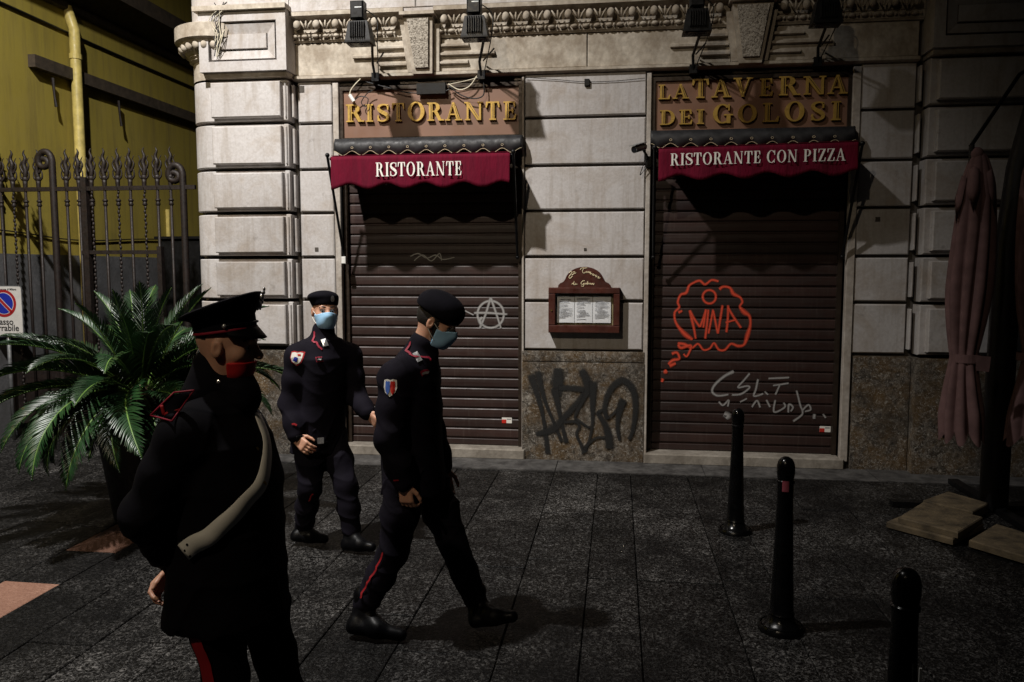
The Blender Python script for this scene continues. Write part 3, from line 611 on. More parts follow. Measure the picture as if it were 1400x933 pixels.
wht = [[(415,460,14),(375,480,12),(335,515,11),(322,545,10),(345,563,10),(392,558,8)], [(482,468,9),(455,500,8),(432,528,8),(470,522,8),(480,530,8),(445,556,9),(405,560,8)], [(517,492,9),(508,535,9),(500,565,8),(540,555,8)], [(545,545,7),(560,560,7)], [(560,490,8),(610,488,9),(650,486,8)], [(580,520,7),(610,516,8),(648,510,8)], [(610,516,7),(590,560,8)],
 [(350,588,8),(368,604,8),(392,582,8),(388,610,7)], [(372,640,22),(388,648,26),(380,660,16)], [(440,590,7),(470,575,7)], [(490,612,8),(512,584,8),(526,614,8)], [(552,580,8),(568,612,8)], [(590,580,8),(585,632,8),(630,612,8),(625,592,7)], [(645,635,8),(648,600,9),(665,612,8),(655,630,7)], [(680,540,8),(695,600,8),(705,640,8),(665,672,10)], [(705,625,8),(730,602,8),(740,622,8),(715,630,7)], [(756,640,12),(754,662,12)], [(792,640,7),(804,658,8)]]
spray(M['spraywhite'], wht, ZB, y2f, 1/3.11/140, 'spray_stroke', s2, .1, 8, 1.3)
def sticker(px, py, Y, name, lab):
    q = P(px, py, Y-.008); e = empty('sticker', q); e.parent = s1 if Y == SY1 else s2; e.matrix_parent_inverse = e.parent.matrix_basis.inverted()
    MB().box(q.x-.05, q.x+.05, q.y-.001, q.y+.001, q.z-.028, q.z+.028).build('sticker_paper', M['white'], e)
    MB().box(q.x-.05, q.x-.005, q.y-.002, q.y-.0012, q.z-.028, q.z+.008).build('sticker_print', M['stickerred'], e); MB().box(q.x+.0, q.x+.042, q.y-.002, q.y-.0012, q.z+.008, q.z+.018).build('sticker_print', M['ink'], e)
sticker(693, 575, SY1, '', ''); sticker(1128, 587, SY2, '', '')

# ================================================================== SIGN PANELS
def sign_panel(x0, x1, z0, z1, y, label):
    e = empty('restaurant_sign', ((x0+x1)/2, y, z0)); tag(e, label, 'sign', 'brown sign panels above the awnings')
    MB().box(x0+.03, x1-.03, y, y+.03, z0, z1-.03).build('panel', M['signbrown'], e)
    fr = .03
    for nm, bx in (('frame_rail', (x0, x1, z1-.035, z1)), ('frame_rail', (x0, x1, z0-.02, z0+.012)), ('frame_post', (x0, x0+fr, z0+.013, z1-.036)), ('frame_post', (x1-fr, x1, z0+.013, z1-.036))):
        MB().box(bx[0], bx[1], y-.025, y+.04, bx[2], bx[3]).build(nm, M['frame'], e)
    return e
SGY = .035
g1 = sign_panel(-2.705, -.915, 3.125, 3.625, SGY, 'brown sign panel with gold letters reading RISTORANTE')
g2 = sign_panel(.302, 2.072, 3.11, 3.625, SGY, 'brown sign panel with gold letters reading LA TAVERNA DEI GOLOSI')
def row(e, items, base0, base1, k=.9):
    # items: (char, px left, px right, height px); the baseline runs from base0 to base1 across the panel
    xl, xr = items[0][1], items[-1][2]
    for ch, a, b, h in items:
        bl = base0+(base1-base0)*((a+b)/2-xl)/(xr-xl); A = P(a, bl, SGY-.03); Bq = P(b, bl, SGY-.03); T = P(a, bl-h, SGY-.03)
        put_letter(ch, A.x, A.z, Bq.x-A.x, T.z-A.z, SGY-.035, .03, M['gold'], e, k, .085, 'letter', M['frame'])
row(g1, [('R',472,498,24),('I',499,512,24),('S',515,533,24),('T',535,554,25),('O',556,582,26),('R',583,607,25),('A',608,632,25),('N',634,661,25),('T',663,684,25),('E',687,707,25)], 167.5, 164)
row(g2, [('L',899,917,20),('A',919,942,20),('T',945,970,26),('A',972,1000,26),('V',1002,1030,26),('E',1037,1058,24),('R',1063,1094,26),('N',1097,1130,25),('A',1131,1159,26)], 136.5, 128.5)
row(g2, [('D',901,924,20),('E',927,948,20),('I',951,964,20),('G',973,1002,26),('O',1007,1036,25),('L',1041,1066,26),('O',1071,1101,27),('S',1108,1128,26),('I',1135,1151,26)], 171.5, 164.5)

# ================================================================== AWNINGS
def awning(x0, x1, xp0, xp1, zt, zb, text, tx0, tx1, ttop, tbot, label, nsc, e_out=.45, slope=0.0):
    yv = -e_out
    e = empty('awning', ((x0+x1)/2, 0, zt)); tag(e, label, 'awning', 'burgundy awnings over the shutters')
    # front valance with scalloped hem, hanging with soft waves
    nx, nz = 120, 8; v = []; f = []
    amp = .045
    for j in range(nz+1):
        for i in range(nx+1):
            u = i/nx; xx = x0+(x1-x0)*u; top = zt+slope*u
            bot = zb+slope*u+amp*math.cos(2*math.pi*nsc*u+math.pi)*.55-.0
            zz = top+(bot-top)*j/nz
            yy = yv-.006*(j/nz)*math.sin(11*u*3+.7)-.004*(j/nz)*math.sin(31*u+1.3)-.003*math.sin(5*u)
            v.append((xx, yy, zz))
    for j in range(nz):
        for i in range(nx):
            k = j*(nx+1)+i; f.append((k, k+1, k+nx+2, k+nx+1))
    va = MB().add(v, f).build('valance', M['red'], e, smooth=True)
    sd = va.modifiers.new('solid', 'SOLIDIFY'); sd.thickness = .004; sd.offset = 1
    # folded canopy between cassette and front bar
    cv = []; cf = []; prof = [(yv, zt+.01), (yv+.12, zt+.012), (yv+.24, zt+.014), (-.09, zt+.03)]
    for (yy, zz) in prof: cv += [(x0+.005, yy, zz), (x1-.005, yy, zz+slope)]
    for i in range(3): cf.append((2*i, 2*i+1, 2*i+3, 2*i+2))
    cn = MB().add(cv, cf).build('canopy', M['red'], e); sd = cn.modifiers.new('solid', 'SOLIDIFY'); sd.thickness = .004
    MB().tube([(x0-.02, yv+.034, zt-.016), (x1+.02, yv+.034, zt-.016+slope)], .014, 10).build('front_bar', M['black'], e, smooth=40)
    # black cassette with its own scalloped trim
    pz = zt+.10
    MB().extx([(.03,pz),(-.10,pz),(-.13,pz+.03),(-.13,pz+.06),(-.09,pz+.115),(.03,pz+.13)], xp0, xp1).build('cassette', M['awnblack'], e)
    n2 = round((xp1-xp0)/.178); pts = []; N = n2*10
    tr = MB(); tp = []
    for i in range(N+1):
        u = i/N; z_ = pz-.005-.042*(.5-.5*math.cos(2*math.pi*n2*u)); pts.append((xp0+(xp1-xp0)*u, z_)); tp.append((xp0+(xp1-xp0)*u, -.140, z_))
    v = [(a, -.134, pz+.085) for a, b in pts]+[(a, -.137, b) for a, b in pts]
    v = []
    f = []
    for q, (yy, fr) in enumerate(((-.105,1.0),(-.134,.62),(-.139,.0))):
        for a, b in pts: v.append((a, yy, b+(pz+.115-b)*fr))
    for q in range(2):
        for i in range(N):
            k = q*(N+1)+i; f.append((k, k+1, k+N+2, k+N+1))
    pl = MB().add(v, f).build('scalloped_trim', M['awnblack'], e, smooth=True); sd = pl.modifiers.new('solid', 'SOLIDIFY'); sd.thickness = .003
    tr.tube(tp, .0032, 5); tr.build('trim_cord', M['trim'], pl)
    for i in range(n2-1):
        xx = xp0+(xp1-xp0)*(i+1)/n2; MB().tube([(xx+.011*math.cos(t*.628), -.1405, pz+.025+.009*math.sin(t*.628)) for t in range(11)], .0022, 5, False).build('trim_ring', M['trim'], pl)
    # drop arms with ball ends
    for xa, xw in ((x0-.035, xp0+.045), (x1+.03, xp1-.05)):
        ar = MB().tube([(xw, -.03, 1.97), (xa, yv+.01, zt+.0)], .013, 8)
        ar.ball((xa, yv+.01, zt+.015), .022, 10, 6); ar.ball((xw, -.03, 1.97), .02, 8, 6)
        ar.build('drop_arm', M['black'], e, smooth=40)
    # lettering on the valance
    A = P(tx0, tbot[0], yv-.02); Bq = P(tx1, tbot[1], yv-.02); hgt = P(tx0, ttop, yv-.02).z-A.z
    ws = [glyph(c)[0] if c != ' ' else .38 for c in text]; tot = sum(ws); x_ = A.x
    for c, w_ in zip(text, ws):
        wid = w_/tot*(Bq.x-A.x); z_ = A.z+(Bq.z-A.z)*((x_-A.x)/(Bq.x-A.x))
        if c != ' ': put_letter(c, x_, z_, wid*.95, hgt, yv-.0175, .0015, M['white'], e, .85, .055)
        x_ += wid
    return e
awning(-2.639, -.968, -2.72, -.90, 2.893, 2.615, 'RISTORANTE', 513, 632, 222.5, (241.5, 239.5), 'burgundy awning with white lettering RISTORANTE over the left shutter', 4.7, slope=.006)
awning(.348, 2.02, .29, 2.08, 2.905, 2.648, 'RISTORANTE CON PIZZA', 916, 1157, 210, (226.5, 219.5), 'burgundy awning with white lettering RISTORANTE CON PIZZA over the right shutter', 4.5, slope=.028)

# ================================================================== FLOODLIGHTS over the signs
def floodlight(px, py, pxb, pyb, out, label):
    c = P(px, py, -out); b = P(pxb, pyb, -.06)
    e = empty('floodlight', b); tag(e, label, 'floodlight', 'black floodlights above the signs')
    MB().tube([b, (b.x-.01, -.10, b.z+.12), (c.x+.06, -out*.75, c.z-.03), (c.x+.02, -out+.02, c.z-.05)], .013, 8).build('arm', M['black'], e, smooth=40)
    MB().tube([(b.x+.02, -.06, b.z+.14), (c.x+.11, -out*.45, c.z-.12)], .008, 6).build('brace', M['black'], e)
    MB().box(b.x-.035, b.x+.035, -.07, -.0, b.z-.03, b.z+.05).build('foot', M['black'], e)
    # hood: flared housing opening towards the wall below, with cooling fins
    x_, y_, z_ = c.x, c.y, c.z-.03
    t = [(-.085,-.06,.085),(.085,-.06,.085),(.085,.06,.085),(-.085,.06,.085),(-.115,-.075,-.085),(.115,-.075,-.085),(.115,.09,-.085),(-.115,.09,-.085)]
    h = MB().add([(x_+a, y_+b_, z_+d) for a, b_, d in t], [(0,1,2,3),(0,4,5,1),(1,5,6,2),(2,6,7,3),(3,7,4,0),(4,7,6,5)]).build('housing', M['black'], e)
    for i in range(7):
        fx = x_-.06+i*.02; MB().add([(fx-.003,y_-.062,z_+.08),(fx+.003,y_-.062,z_+.08),(fx+.003,y_-.092,z_+.06),(fx-.003,y_-.092,z_+.06),(fx-.003,y_-.075,z_-.07),(fx+.003,y_-.075,z_-.07),(fx+.003,y_-.098,z_-.06),(fx-.003,y_-.098,z_-.06)], [(0,1,2,3),(3,2,6,7),(0,3,7,4),(1,5,6,2)]).build('fin', M['black'], h)
    MB().box(x_-.118, x_+.118, y_-.078, y_+.093, z_-.10, z_-.086).build('front_rim', M['black'], e)
    MB().box(x_-.10, x_+.10, y_-.06, y_+.075, z_-.106, z_-.1005).build('glass', M['lampglass'], e)
    bt = MB().block(x_-.065, x_+.055, z_+.10, z_+.255, y_-.075, y_+.03, .012).build('ballast_box', M['black'], e)
    MB().box(x_-.02, x_+.04, y_-.077, y_-.0755, z_+.19, z_+.20).build('label_plate', M['steel'], bt)
    MB().box(x_-.03, x_+.03, y_-.03, y_+.02, z_+.084, z_+.101).build('bracket', M['black'], e)
    MB().tube(catmull([(x_+.05,y_+.02,z_+.2),(x_+.14,y_+.05,z_+.12),(x_+.12,y_+.12,z_-.05),(b.x+.03,-.05,b.z+.05)], 6), .005, 6).build('cable', M['cable'], e)
floodlight(492, 40, 513, 107, .62, 'floodlight above the first letters of the RISTORANTE panel'); floodlight(650, 33, 658, 104, .62, 'floodlight above the last letters of the RISTORANTE panel')
floodlight(953, 24, 948, 96, .62, 'floodlight left of the right keystone'); floodlight(1130, 12, 1118, 86, .62, 'floodlight right of the right keystone, mostly in darkness')
wires = empty('sign_wiring', P(590, 112, -.06)); tag(wires, 'loose pale and black cables sagging in front of the RISTORANTE panel', 'cable')
for pts, r_, m_ in (([(493,108),(487,114),(480,123),(478,130)], .006, 'whitecable'), ([(484,138),(492,132),(503,135),(500,146),(494,140),(502,128),(510,124)], .005, 'cable'), ([(500,112),(530,120),(560,127),(600,127),(615,122)], .006, 'cable'),
  ([(613,115),(628,123),(642,118),(652,104)], .006, 'whitecable'), ([(614,118),(630,130),(648,135),(661,130),(661,112)], .006, 'cable'), ([(612,116),(640,110),(660,104)], .004, 'whitecable')):
    MB().tube(catmull([P(a, b, -.035) for a, b in pts], 6), r_, 6).build('cable', M[m_], wires, smooth=True)
q0 = P(478, 130, -.035); q1 = P(484, 139, -.035); MB().tube([q0, q1], .018, 8).build('plug', M['whiteplastic'], wires)
tb = P(590, 122, -.02); MB().box(tb.x-.14, tb.x+.14, -.05, .0, tb.z-.05, tb.z+.05).build('transformer_box', M['black'], wires)
# small white junction box at the foot of the left drop arm
q = P(470.5, 356, -.05); jb = MB().block(q.x-.022, q.x+.022, q.z-.035, q.z+.035, -.075, -.02, .005).build('switch_box', M['whiteplastic']); tag(jb, 'small white switch box on the jamb below the left awning arm', 'switch')
q = P(467, 300, -.03); MB().tube([(q.x, -.03, 2.05), (q.x, -.03, 2.95)], .008, 6).build('conduit', M['cable'], jb)

# ================================================================== SECURITY CAMERA
q = P(873, 203, -.22); sc_ = empty('security_camera', (X['p1'], 0, q.z)); tag(sc_, 'small grey security camera on the jamb left of the right awning', 'camera')
d = Vector((-.55, -.7, -.25)).normalized(); c = Vector(q)
MB().tube([c-d*.09, c+d*.07], .032, 14).build('barrel', M['steel'], sc_, smooth=40); MB().tube([c+d*.071, c+d*.075], .026, 14).build('lens', M['lens'], sc_)
up_ = Vector((0,0,1)); sx = d.cross(up_).normalized()
MB().add([c+d*.10+sx*.038+up_*.036, c+d*.10-sx*.038+up_*.036, c-d*.08-sx*.038+up_*.036, c-d*.08+sx*.038+up_*.036, c+d*.10+sx*.038+up_*.042, c+d*.10-sx*.038+up_*.042, c-d*.08-sx*.038+up_*.042, c-d*.08+sx*.038+up_*.042], [(0,1,2,3),(4,7,6,5),(0,4,5,1),(1,5,6,2),(2,6,7,3),(3,7,4,0)]).build('sunshield', M['steel'], sc_)
MB().tube([c-d*.05, c-d*.06+Vector((.04,.08,-.06)), (X['p1']+.03, -.02, q.z-.10)], .012, 8).build('bracket', M['black'], sc_)
MB().box(X['p1']+.0, X['p1']+.05, -.06, -.018, q.z-.15, q.z-.05).build('wall_box', M['black'], sc_)
MB().tube(catmull([c-d*.09, c-d*.1+Vector((0,.05,-.12)), Vector((X['p1']-.05,-.05,q.z-.22)), Vector((X['p1']+.02,-.03,q.z-.12))], 6), .004, 5).build('cable', M['cable'], sc_)

# ================================================================== MENU CASE
mA = P(750, 393.5, -.10); mB = P(847, 456, -.10)
mc = empty('menu_case', ((mA.x+mB.x)/2, -.05, mB.z)); tag(mc, 'dark red wooden menu case with arched crest on the pillar', 'menu case')
x0, x1, z0, z1 = mA.x, mB.x, mB.z, mA.z; fw = .062
for nm, bx in (('frame_rail', (x0, x1, z1-fw*.9, z1)), ('frame_rail', (x0, x1, z0, z0+fw*1.15)), ('frame_post', (x0, x0+fw*1.05, z0+fw*1.15+.001, z1-fw*.9-.001)), ('frame_post', (x1-fw*.95, x1, z0+fw*1.15+.001, z1-fw*.9-.001))):
    MB().block(bx[0], bx[1], bx[2], bx[3], -.11, -.0, .006).build(nm, M['menuwood'], mc)
MB().box(x0+fw, x1-fw, -.035, -.002, z0+fw, z1-fw*.8).build('back_board', simple('felt_board', (.28,.24,.13), .9), mc)
pw = (x1-x0-2*fw-.03)/3; bz, tz = z0+fw*1.15+.022, z1-fw*.9-.022
for i in range(3):
    a = x0+fw+.012+i*pw; pg = MB().add([(a,-.052,bz),(a+pw*.5,-.058,bz+.002),(a+pw-.004,-.053,bz),(a,-.045,tz),(a+pw*.5,-.052,tz-.002*i),(a+pw-.004,-.046,tz-.004)], [(0,1,4,3),(1,2,5,4)]).build('menu_page', M['paper'], mc, smooth=True)
    ln = MB(); zz = tz-.025; r2 = random.Random(i)
    while zz > bz+.02:
        if r2.random() < .82:
            l = r2.uniform(.4, .78)*pw; s0 = a+(pw-l)/2 if r2.random() < .35 else a+.018; ln.box(s0, s0+l, -.0605, -.0600, zz, zz+.0042)
        zz -= .0125
    ln.build('menu_text', M['ink'], pg)
MB().box(x0+fw*1.05, x1-fw*.95, -.082, -.078, z0+fw*1.15, z1-fw*.9).build('glass_pane', M['glass'], mc)
MB().tube([(x0+.03,-.112,(z0+z1)/2),(x0+.03,-.120,(z0+z1)/2)], .008, 8).build('lock', M['brass'], mc)
# crest
cx = (x0+x1)/2; hw = (x1-x0)*.37; ct = P(795, 365, -.07).z
pl = [(cx-hw, z1+.001), (cx-hw, z1+.02), (cx-hw*.93, z1+.04), (cx-hw*.80, z1+.055)]
pl += [(cx-hw*.74*math.cos(R(10+160*i/16)), z1+.035+(ct-z1-.035)*(.12+.88*math.sin(R(10+160*i/16)))) for i in range(17)]
pl += [(cx+hw*.80, z1+.055), (cx+hw*.93, z1+.04), (cx+hw, z1+.02), (cx+hw, z1+.001)]
cr = MB().prism(pl, -.06, -.015).build('crest', M['menuwood'], mc)
ZM = lambda x, y: P(730+x/7.77, 350+y/7.77, -.063)
scr = [[(375,180),(395,165),(400,185),(372,225),(385,240),(410,215)], [(400,205),(420,195),(415,175),(435,170),(430,190),(448,180)], [(490,150),(510,130),(540,132),(565,128)], [(530,135),(515,165),(530,185),(550,170)], [(555,185),(562,165),(575,180),(585,165),(592,185)], [(595,180),(605,170),(600,195),(618,188)], [(622,205),(632,190),(630,210),(648,200)], [(650,215),(662,205),(658,225),(675,215)], [(678,238),(690,220),(688,240),(705,232)],
 [(402,305),(415,290),(420,305),(428,270),(424,308),(440,300),(445,290),(438,308),(455,300),(460,305)], [(540,265),(515,270),(500,295),(520,305),(535,290),(525,325),(500,320)], [(545,305),(555,290),(565,305),(572,270),(572,305),(585,290),(598,305),(602,290),(615,305),(622,292),(632,308),(640,290)]]
for st in scr: MB().tube(catmull([ZM(a, b) for a, b in st], 4), .0036, 5).build('script_letter', M['creampaint'], cr)

# ================================================================== IRON GATE
GY = .35
gate = empty('iron_gate', (-5.5, GY, 0)); tag(gate, 'rusty wrought iron gate topped with flame shaped spikes and scroll posts', 'gate')
zr = 2.72
MB().box(-7.6, -4.42, GY-.018, GY+.018, zr-.022, zr+.022).build('rail', M['iron'], gate)
MB().box(P(113,345,GY).x, P(217,345,GY).x, GY-.016, GY+.016, 2.02, 2.06).build('rail', M['iron'], gate); MB().box(-7.6, -4.42, GY-.018, GY+.018, .15, .2).build('rail', M['iron'], gate)
def flame(mb, x, z, mir):
    tb_ = lambda p, r: mb.tube(catmull([(x+a*mir, GY+c, z+b) for a, b, c in p], 3), r, 6)
    def rad(n, a, b): return [a+(b-a)*i/(n-1) for i in range(n)]
    tb_([(0,-.02,0),(0,.09,0)], rad(4,.020,.026)); mb.ball((x,GY,z+.11), (.034,.03,.035), 8, 6)
    for s in (-1, 1):
        tb_([(s*.01,.09,0),(s*.045,.12,0),(s*.05,.17,0),(s*.04,.20,0)], rad(10,.014,.004))
        tb_([(s*.01,.17,0),(s*.04,.22,0),(s*.05,.26,0),(s*.035,.30,0),(s*.055,.34,0)], rad(13,.016,.003))
    tb_([(0,.12,0),(.012,.2,0),(-.006,.27,0),(.014,.33,0),(-.006,.385,0),(.010,.425,0)], [.022,.024,.025,.024,.024,.025,.025,.023,.02,.018,.016,.014,.012,.009,.006,.003])
bars = [20,37,55,93,110,127,145,163,180,199,217,235]; px_left = [3,-14,-31,-48]
fm = None
for i, px in enumerate(px_left+bars):
    bx = P(px, 300, GY).x; tw = px in (20,127,163,199)
    if tw:
        b_ = MB(); 
        for s in range(60): b_.ball((bx+.004*(1 if s % 2 else -1), GY, .2+s*.042), (.016,.014,.024), 6, 4)
        b_.build('twisted_bar', M['iron'], gate, smooth=True)
    else: MB().tube([(bx,GY,0),(bx,GY,zr)], .0155, 8).build('bar', M['iron'], gate, smooth=True)
    cl = MB().ball((bx,GY,zr-.13), (.03,.028,.022), 8, 5); cl.ball((bx,GY,zr-.165), (.024,.022,.03), 8, 5); cl.lathe([(.016,-.09),(.028,-.075),(.016,-.05)], (bx,GY,zr-.1), 8); cl.build('collar', M['iron'], gate, smooth=True)
    fb = MB(); flame(fb, bx, zr, 1 if i % 2 else -1); fb.build('flame_finial', M['iron'], gate, smooth=True)
def scroll_post(px, s, top):
    bx = P(px, 300, GY).x
    pts = [(bx,GY,0),(bx,GY,1.4),(bx,GY,top-.12)]+[(bx+s*(.0+.08-.08*math.cos(t)), GY, top-.12+.11*math.sin(t)) for t in [R(a) for a in range(15,181,15)]]+[(bx+s*(.10+.055*math.cos(R(a))), GY, top-.13+.045*math.sin(R(a))) for a in range(-10,-300,-30)]
    MB().tube(pts, [.036]*3+[.036]*12+[.032]*(len(pts)-15), 10).build('scroll_post', M['iron'], gate, smooth=40)
scroll_post(75, -1, 3.13); scroll_post(252, -1, 2.96)
bx = P(118, 300, GY).x; MB().box(bx-.03, bx+.03, GY-.03, GY+.03, 0, zr+.12).build('gate_stile', M['iron'], gate)
bx = P(217, 300, GY).x; MB().box(bx-.02, bx+.03, GY-.03, GY+.03, 0, 2.1).build('gate_stile', M['iron'], gate)
MB().box(-7.55, -4.45, GY+.02, GY+.03, .2, .75).build('kick_plate', M['iron'], gate)

# ================================================================== NO-STOPPING SIGN
NS = .12
ns = empty('driveway_sign', P(0, 470, NS)); tag(ns, 'white passo carrabile sign with red and blue no-stopping disc, at the left edge', 'sign')
sR, sT, sB = P(30.5, 420, NS).x, P(15, 391, NS).z, P(15, 461, NS).z; sL = sR-.43; scx = (sL+sR)/2
def rrect(x0, x1, z0, z1, r): return [(x0+r-r*math.cos(R(a)), z0+r-r*math.sin(R(a))) for a in range(0,91,15)]+[(x1-r+r*math.sin(R(a)), z0+r-r*math.cos(R(a))) for a in range(0,91,15)]+[(x1-r+r*math.cos(R(a)), z1-r+r*math.sin(R(a))) for a in range(0,91,15)]+[(x0+r-r*math.sin(R(a)), z1-r+r*math.cos(R(a))) for a in range(0,91,15)]
MB().prism(rrect(sL, sR, sB, sT, .03), NS, NS+.004).build('plate_border', M['steel'], ns); MB().prism(rrect(sL+.008, sR-.008, sB+.008, sT-.008, .026), NS-.002, NS-.0005).build('plate', M['signwhite'], ns)
dc = P(-2, 415, NS); dcx, dcz, dr = scx, dc.z, P(22.3, 415, NS).x-scx
disc = lambda r: [(dcx+r*math.cos(2*math.pi*i/40), dcz+r*math.sin(2*math.pi*i/40)) for i in range(40)]
MB().prism(disc(dr), NS-.004, NS-.0025).build('red_ring', M['signred'], ns); MB().prism(disc(dr*.80), NS-.0052, NS-.0042).build('white_line', M['signwhite'], ns); MB().prism(disc(dr*.76), NS-.0064, NS-.0054).build('blue_disc', M['signblue'], ns)
u = Vector((math.cos(R(-45)), math.sin(R(-45)))); nn = Vector((-u.y, u.x))
bar_ = lambda w_, l_: [(dcx+u.x*l_*a+nn.x*w_*b, dcz+u.y*l_*a+nn.y*w_*b) for a, b in ((-1,-1),(1,-1),(1,1),(-1,1))]
MB().prism(bar_(dr*.135, dr*.80), NS-.0074, NS-.0066).build('white_line', M['signwhite'], ns); MB().prism(bar_(dr*.10, dr*.86), NS-.0084, NS-.0076).build('red_bar', M['signred'], ns)
def text(body, x_, z_, size, Y, mat, parent, right=True, name='lettering'):
    cu = bpy.data.curves.new(name, 'FONT'); cu.body = body; cu.size = size; cu.align_x = 'RIGHT' if right else 'LEFT'; cu.extrude = .0006; cu.offset = size*.012
    t = bpy.data.objects.new(name, cu); COL.objects.link(t); bpy.context.view_layer.update()
    me = bpy.data.meshes.new_from_object(t.evaluated_get(bpy.context.evaluated_depsgraph_get())); bpy.data.objects.remove(t)
    me.transform(Matrix.Rotation(R(90), 4, 'X')); me.transform(Matrix.Translation((x_, Y, z_))); me.materials.clear()
    return link(name, me, mat, parent)
text('passo', P(19, 444.5, NS).x+.0, P(10, 444, NS).z, .095, NS-.004, M['signtext'], ns); text('carrabile', P(26.5, 451, NS).x, P(10, 452.5, NS).z, .095, NS-.004, M['signtext'], ns)
text('Comune di Milano', P(22.5, 395, NS).x, P(10, 397, NS).z, .030, NS-.004, M['signtext'], ns); text('autorizzazione n.', P(26, 457, NS).x, P(10, 457, NS).z, .022, NS-.004, M['signtext'], ns)
MB().tube([(P(9,465,NS).x, NS+.03, 0), (P(9,465,NS).x, NS+.03, sT-.05)], .02, 10).build('sign_post', M['steel'], ns, smooth=True)

# ================================================================== POTTED CYCAD
PC = Vector((-3.5, -2.2, 0))
pot = empty('plant_pot', PC); tag(pot, 'large dark tapered plant pot holding the cycad', 'pot')
MB().lathe([(.20,0),(.22,.02),(.245,.2),(.285,.5),(.315,.66),(.34,.66),(.345,.72),(.325,.725),(.305,.70),(.29,.66),(0,.66)], PC, 32).build('pot_body', M['pot'], pot, smooth=35); MB().lathe([(.29,.665),(.15,.69),(0,.70)], PC, 24).build('soil', M['soil'], pot)
pal = empty('cycad_palm', PC+Vector((0,0,.68))); tag(pal, 'dark green cycad palm with feathery arching fronds in a pot', 'palm')
MB().lathe([(.10,.66),(.14,.72),(.15,.84),(.12,.95),(.05,1.0),(0,1.0)], PC, 16).build('trunk', M['caudex'], pal, smooth=True)
def frond_mesh(rng, L, bend, curl):
    # rachis in the x-z plane, starting at the origin
    n = 26; pts = []; a = R(0); p = Vector((0,0,0)); ang = 0
    for i in range(n+1):
        u = i/n; pts.append(p.copy()); ang = -bend*(u**1.6); p = p+Vector((math.cos(ang),0,math.sin(ang)))*(L/n)
    mb = MB(); mb.tube(pts, [.0085*(1-.8*i/n)+.001 for i in range(n+1)], 5)
    rv = len(mb.f); v = mb.v; f = mb.f
    m = 66
    for i in range(m):
        u = .16+.84*i/(m-1); k = min(n-1, int(u*n)); fr = u*n-k; q = pts[k].lerp(pts[k+1], fr); t = (pts[k+1]-pts[k]).normalized(); up = Vector((-t.z,0,t.x)) if t.x > 0 else Vector((-t.z,0,t.x))
        ll = (.17*math.sin(math.pi*min(1,(u*.86+.16)))**.7+.012)*rng.uniform(.9,1.08)*(L/1.0)**.4
        for s in (-1, 1):
            sw = R(38+24*u+rng.uniform(-5,5)); side = Vector((0,s,0))
            d = (side*math.cos(sw)+t*math.sin(sw)).normalized(); d = (d+up*(.42-.15*u+rng.uniform(-.06,.06))).normalized()
            wv = .0062*(1-.3*u); nr = d.cross(t).normalized(); wd = nr.cross(d).normalized()
            dr_ = -up*curl
            o = len(v); tip = q+d*ll+dr_*ll*.22
            mid = q+d*ll*.5+dr_*ll*.03+up*.002
            for pt, ww in ((q, .5), (q+d*ll*.25, 1.0), (mid, 1.0), (q+d*ll*.8+dr_*ll*.12, .7)):
                v.append(tuple(pt-wd*wv*ww)); v.append(tuple(pt+nr*.0016)); v.append(tuple(pt+wd*wv*ww))
            v.append(tuple(tip))
            for j in range(3):
                b = o+j*3; f.append((b,b+1,b+4,b+3)); f.append((b+1,b+2,b+5,b+4))
            b = o+9; f.append((b,b+1,o+12)); f.append((b+1,b+2,o+12))
    me = bpy.data.meshes.new('frond'); me.from_pydata(v, [], f); me.materials.append(M['leaf']); me.materials.append(M['rachis'])
    me.polygons.foreach_set('material_index', [1]*rv+[0]*(len(f)-rv)); me.polygons.foreach_set('use_smooth', [True]*len(f)); me.update(); return me
rg = random.Random(3)
FM = [frond_mesh(rg, 1.0, b, c) for b, c in ((.5,.5),(.9,.7),(1.3,.9),(.75,.4),(1.6,1.0),(2.0,1.1))]
fr_spec = []
for i in range(11): fr_spec.append((i*137.5+rg.uniform(-12,12), rg.uniform(62,82), rg.uniform(.80,.98), rg.choice((0,1,3))))
for i in range(18): fr_spec.append((i*137.5+40+rg.uniform(-10,10), rg.uniform(36,56), rg.uniform(.92,1.12), rg.choice((1,3,2))))
for i in range(24): fr_spec.append((i*137.5+90+rg.uniform(-10,10), rg.uniform(10,34), rg.uniform(1.05,1.28), rg.choice((2,4,1))))
for i in range(22): fr_spec.append((i*137.5+15+rg.uniform(-10,10), rg.uniform(-16,8), rg.uniform(.9,1.15), rg.choice((4,5,2))))
pal_c = PC+Vector((0,0,.96))
for az, el, L, k in fr_spec:
    o = bpy.data.objects.new('frond', FM[k]); COL.objects.link(o)
    roll = rg.uniform(-25, 25)
    mw = Matrix.Translation(pal_c+Vector((math.cos(R(az))*.05, math.sin(R(az))*.05, rg.uniform(-.06,.02)))) @ Matrix.Rotation(R(az),4,'Z') @ Matrix.Rotation(-R(el),4,'Y') @ Matrix.Rotation(R(roll),4,'X') @ Matrix.Scale(L,4)
    o.parent = pal; o.matrix_parent_inverse = Matrix.Translation(-pal.location); o.matrix_basis = mw

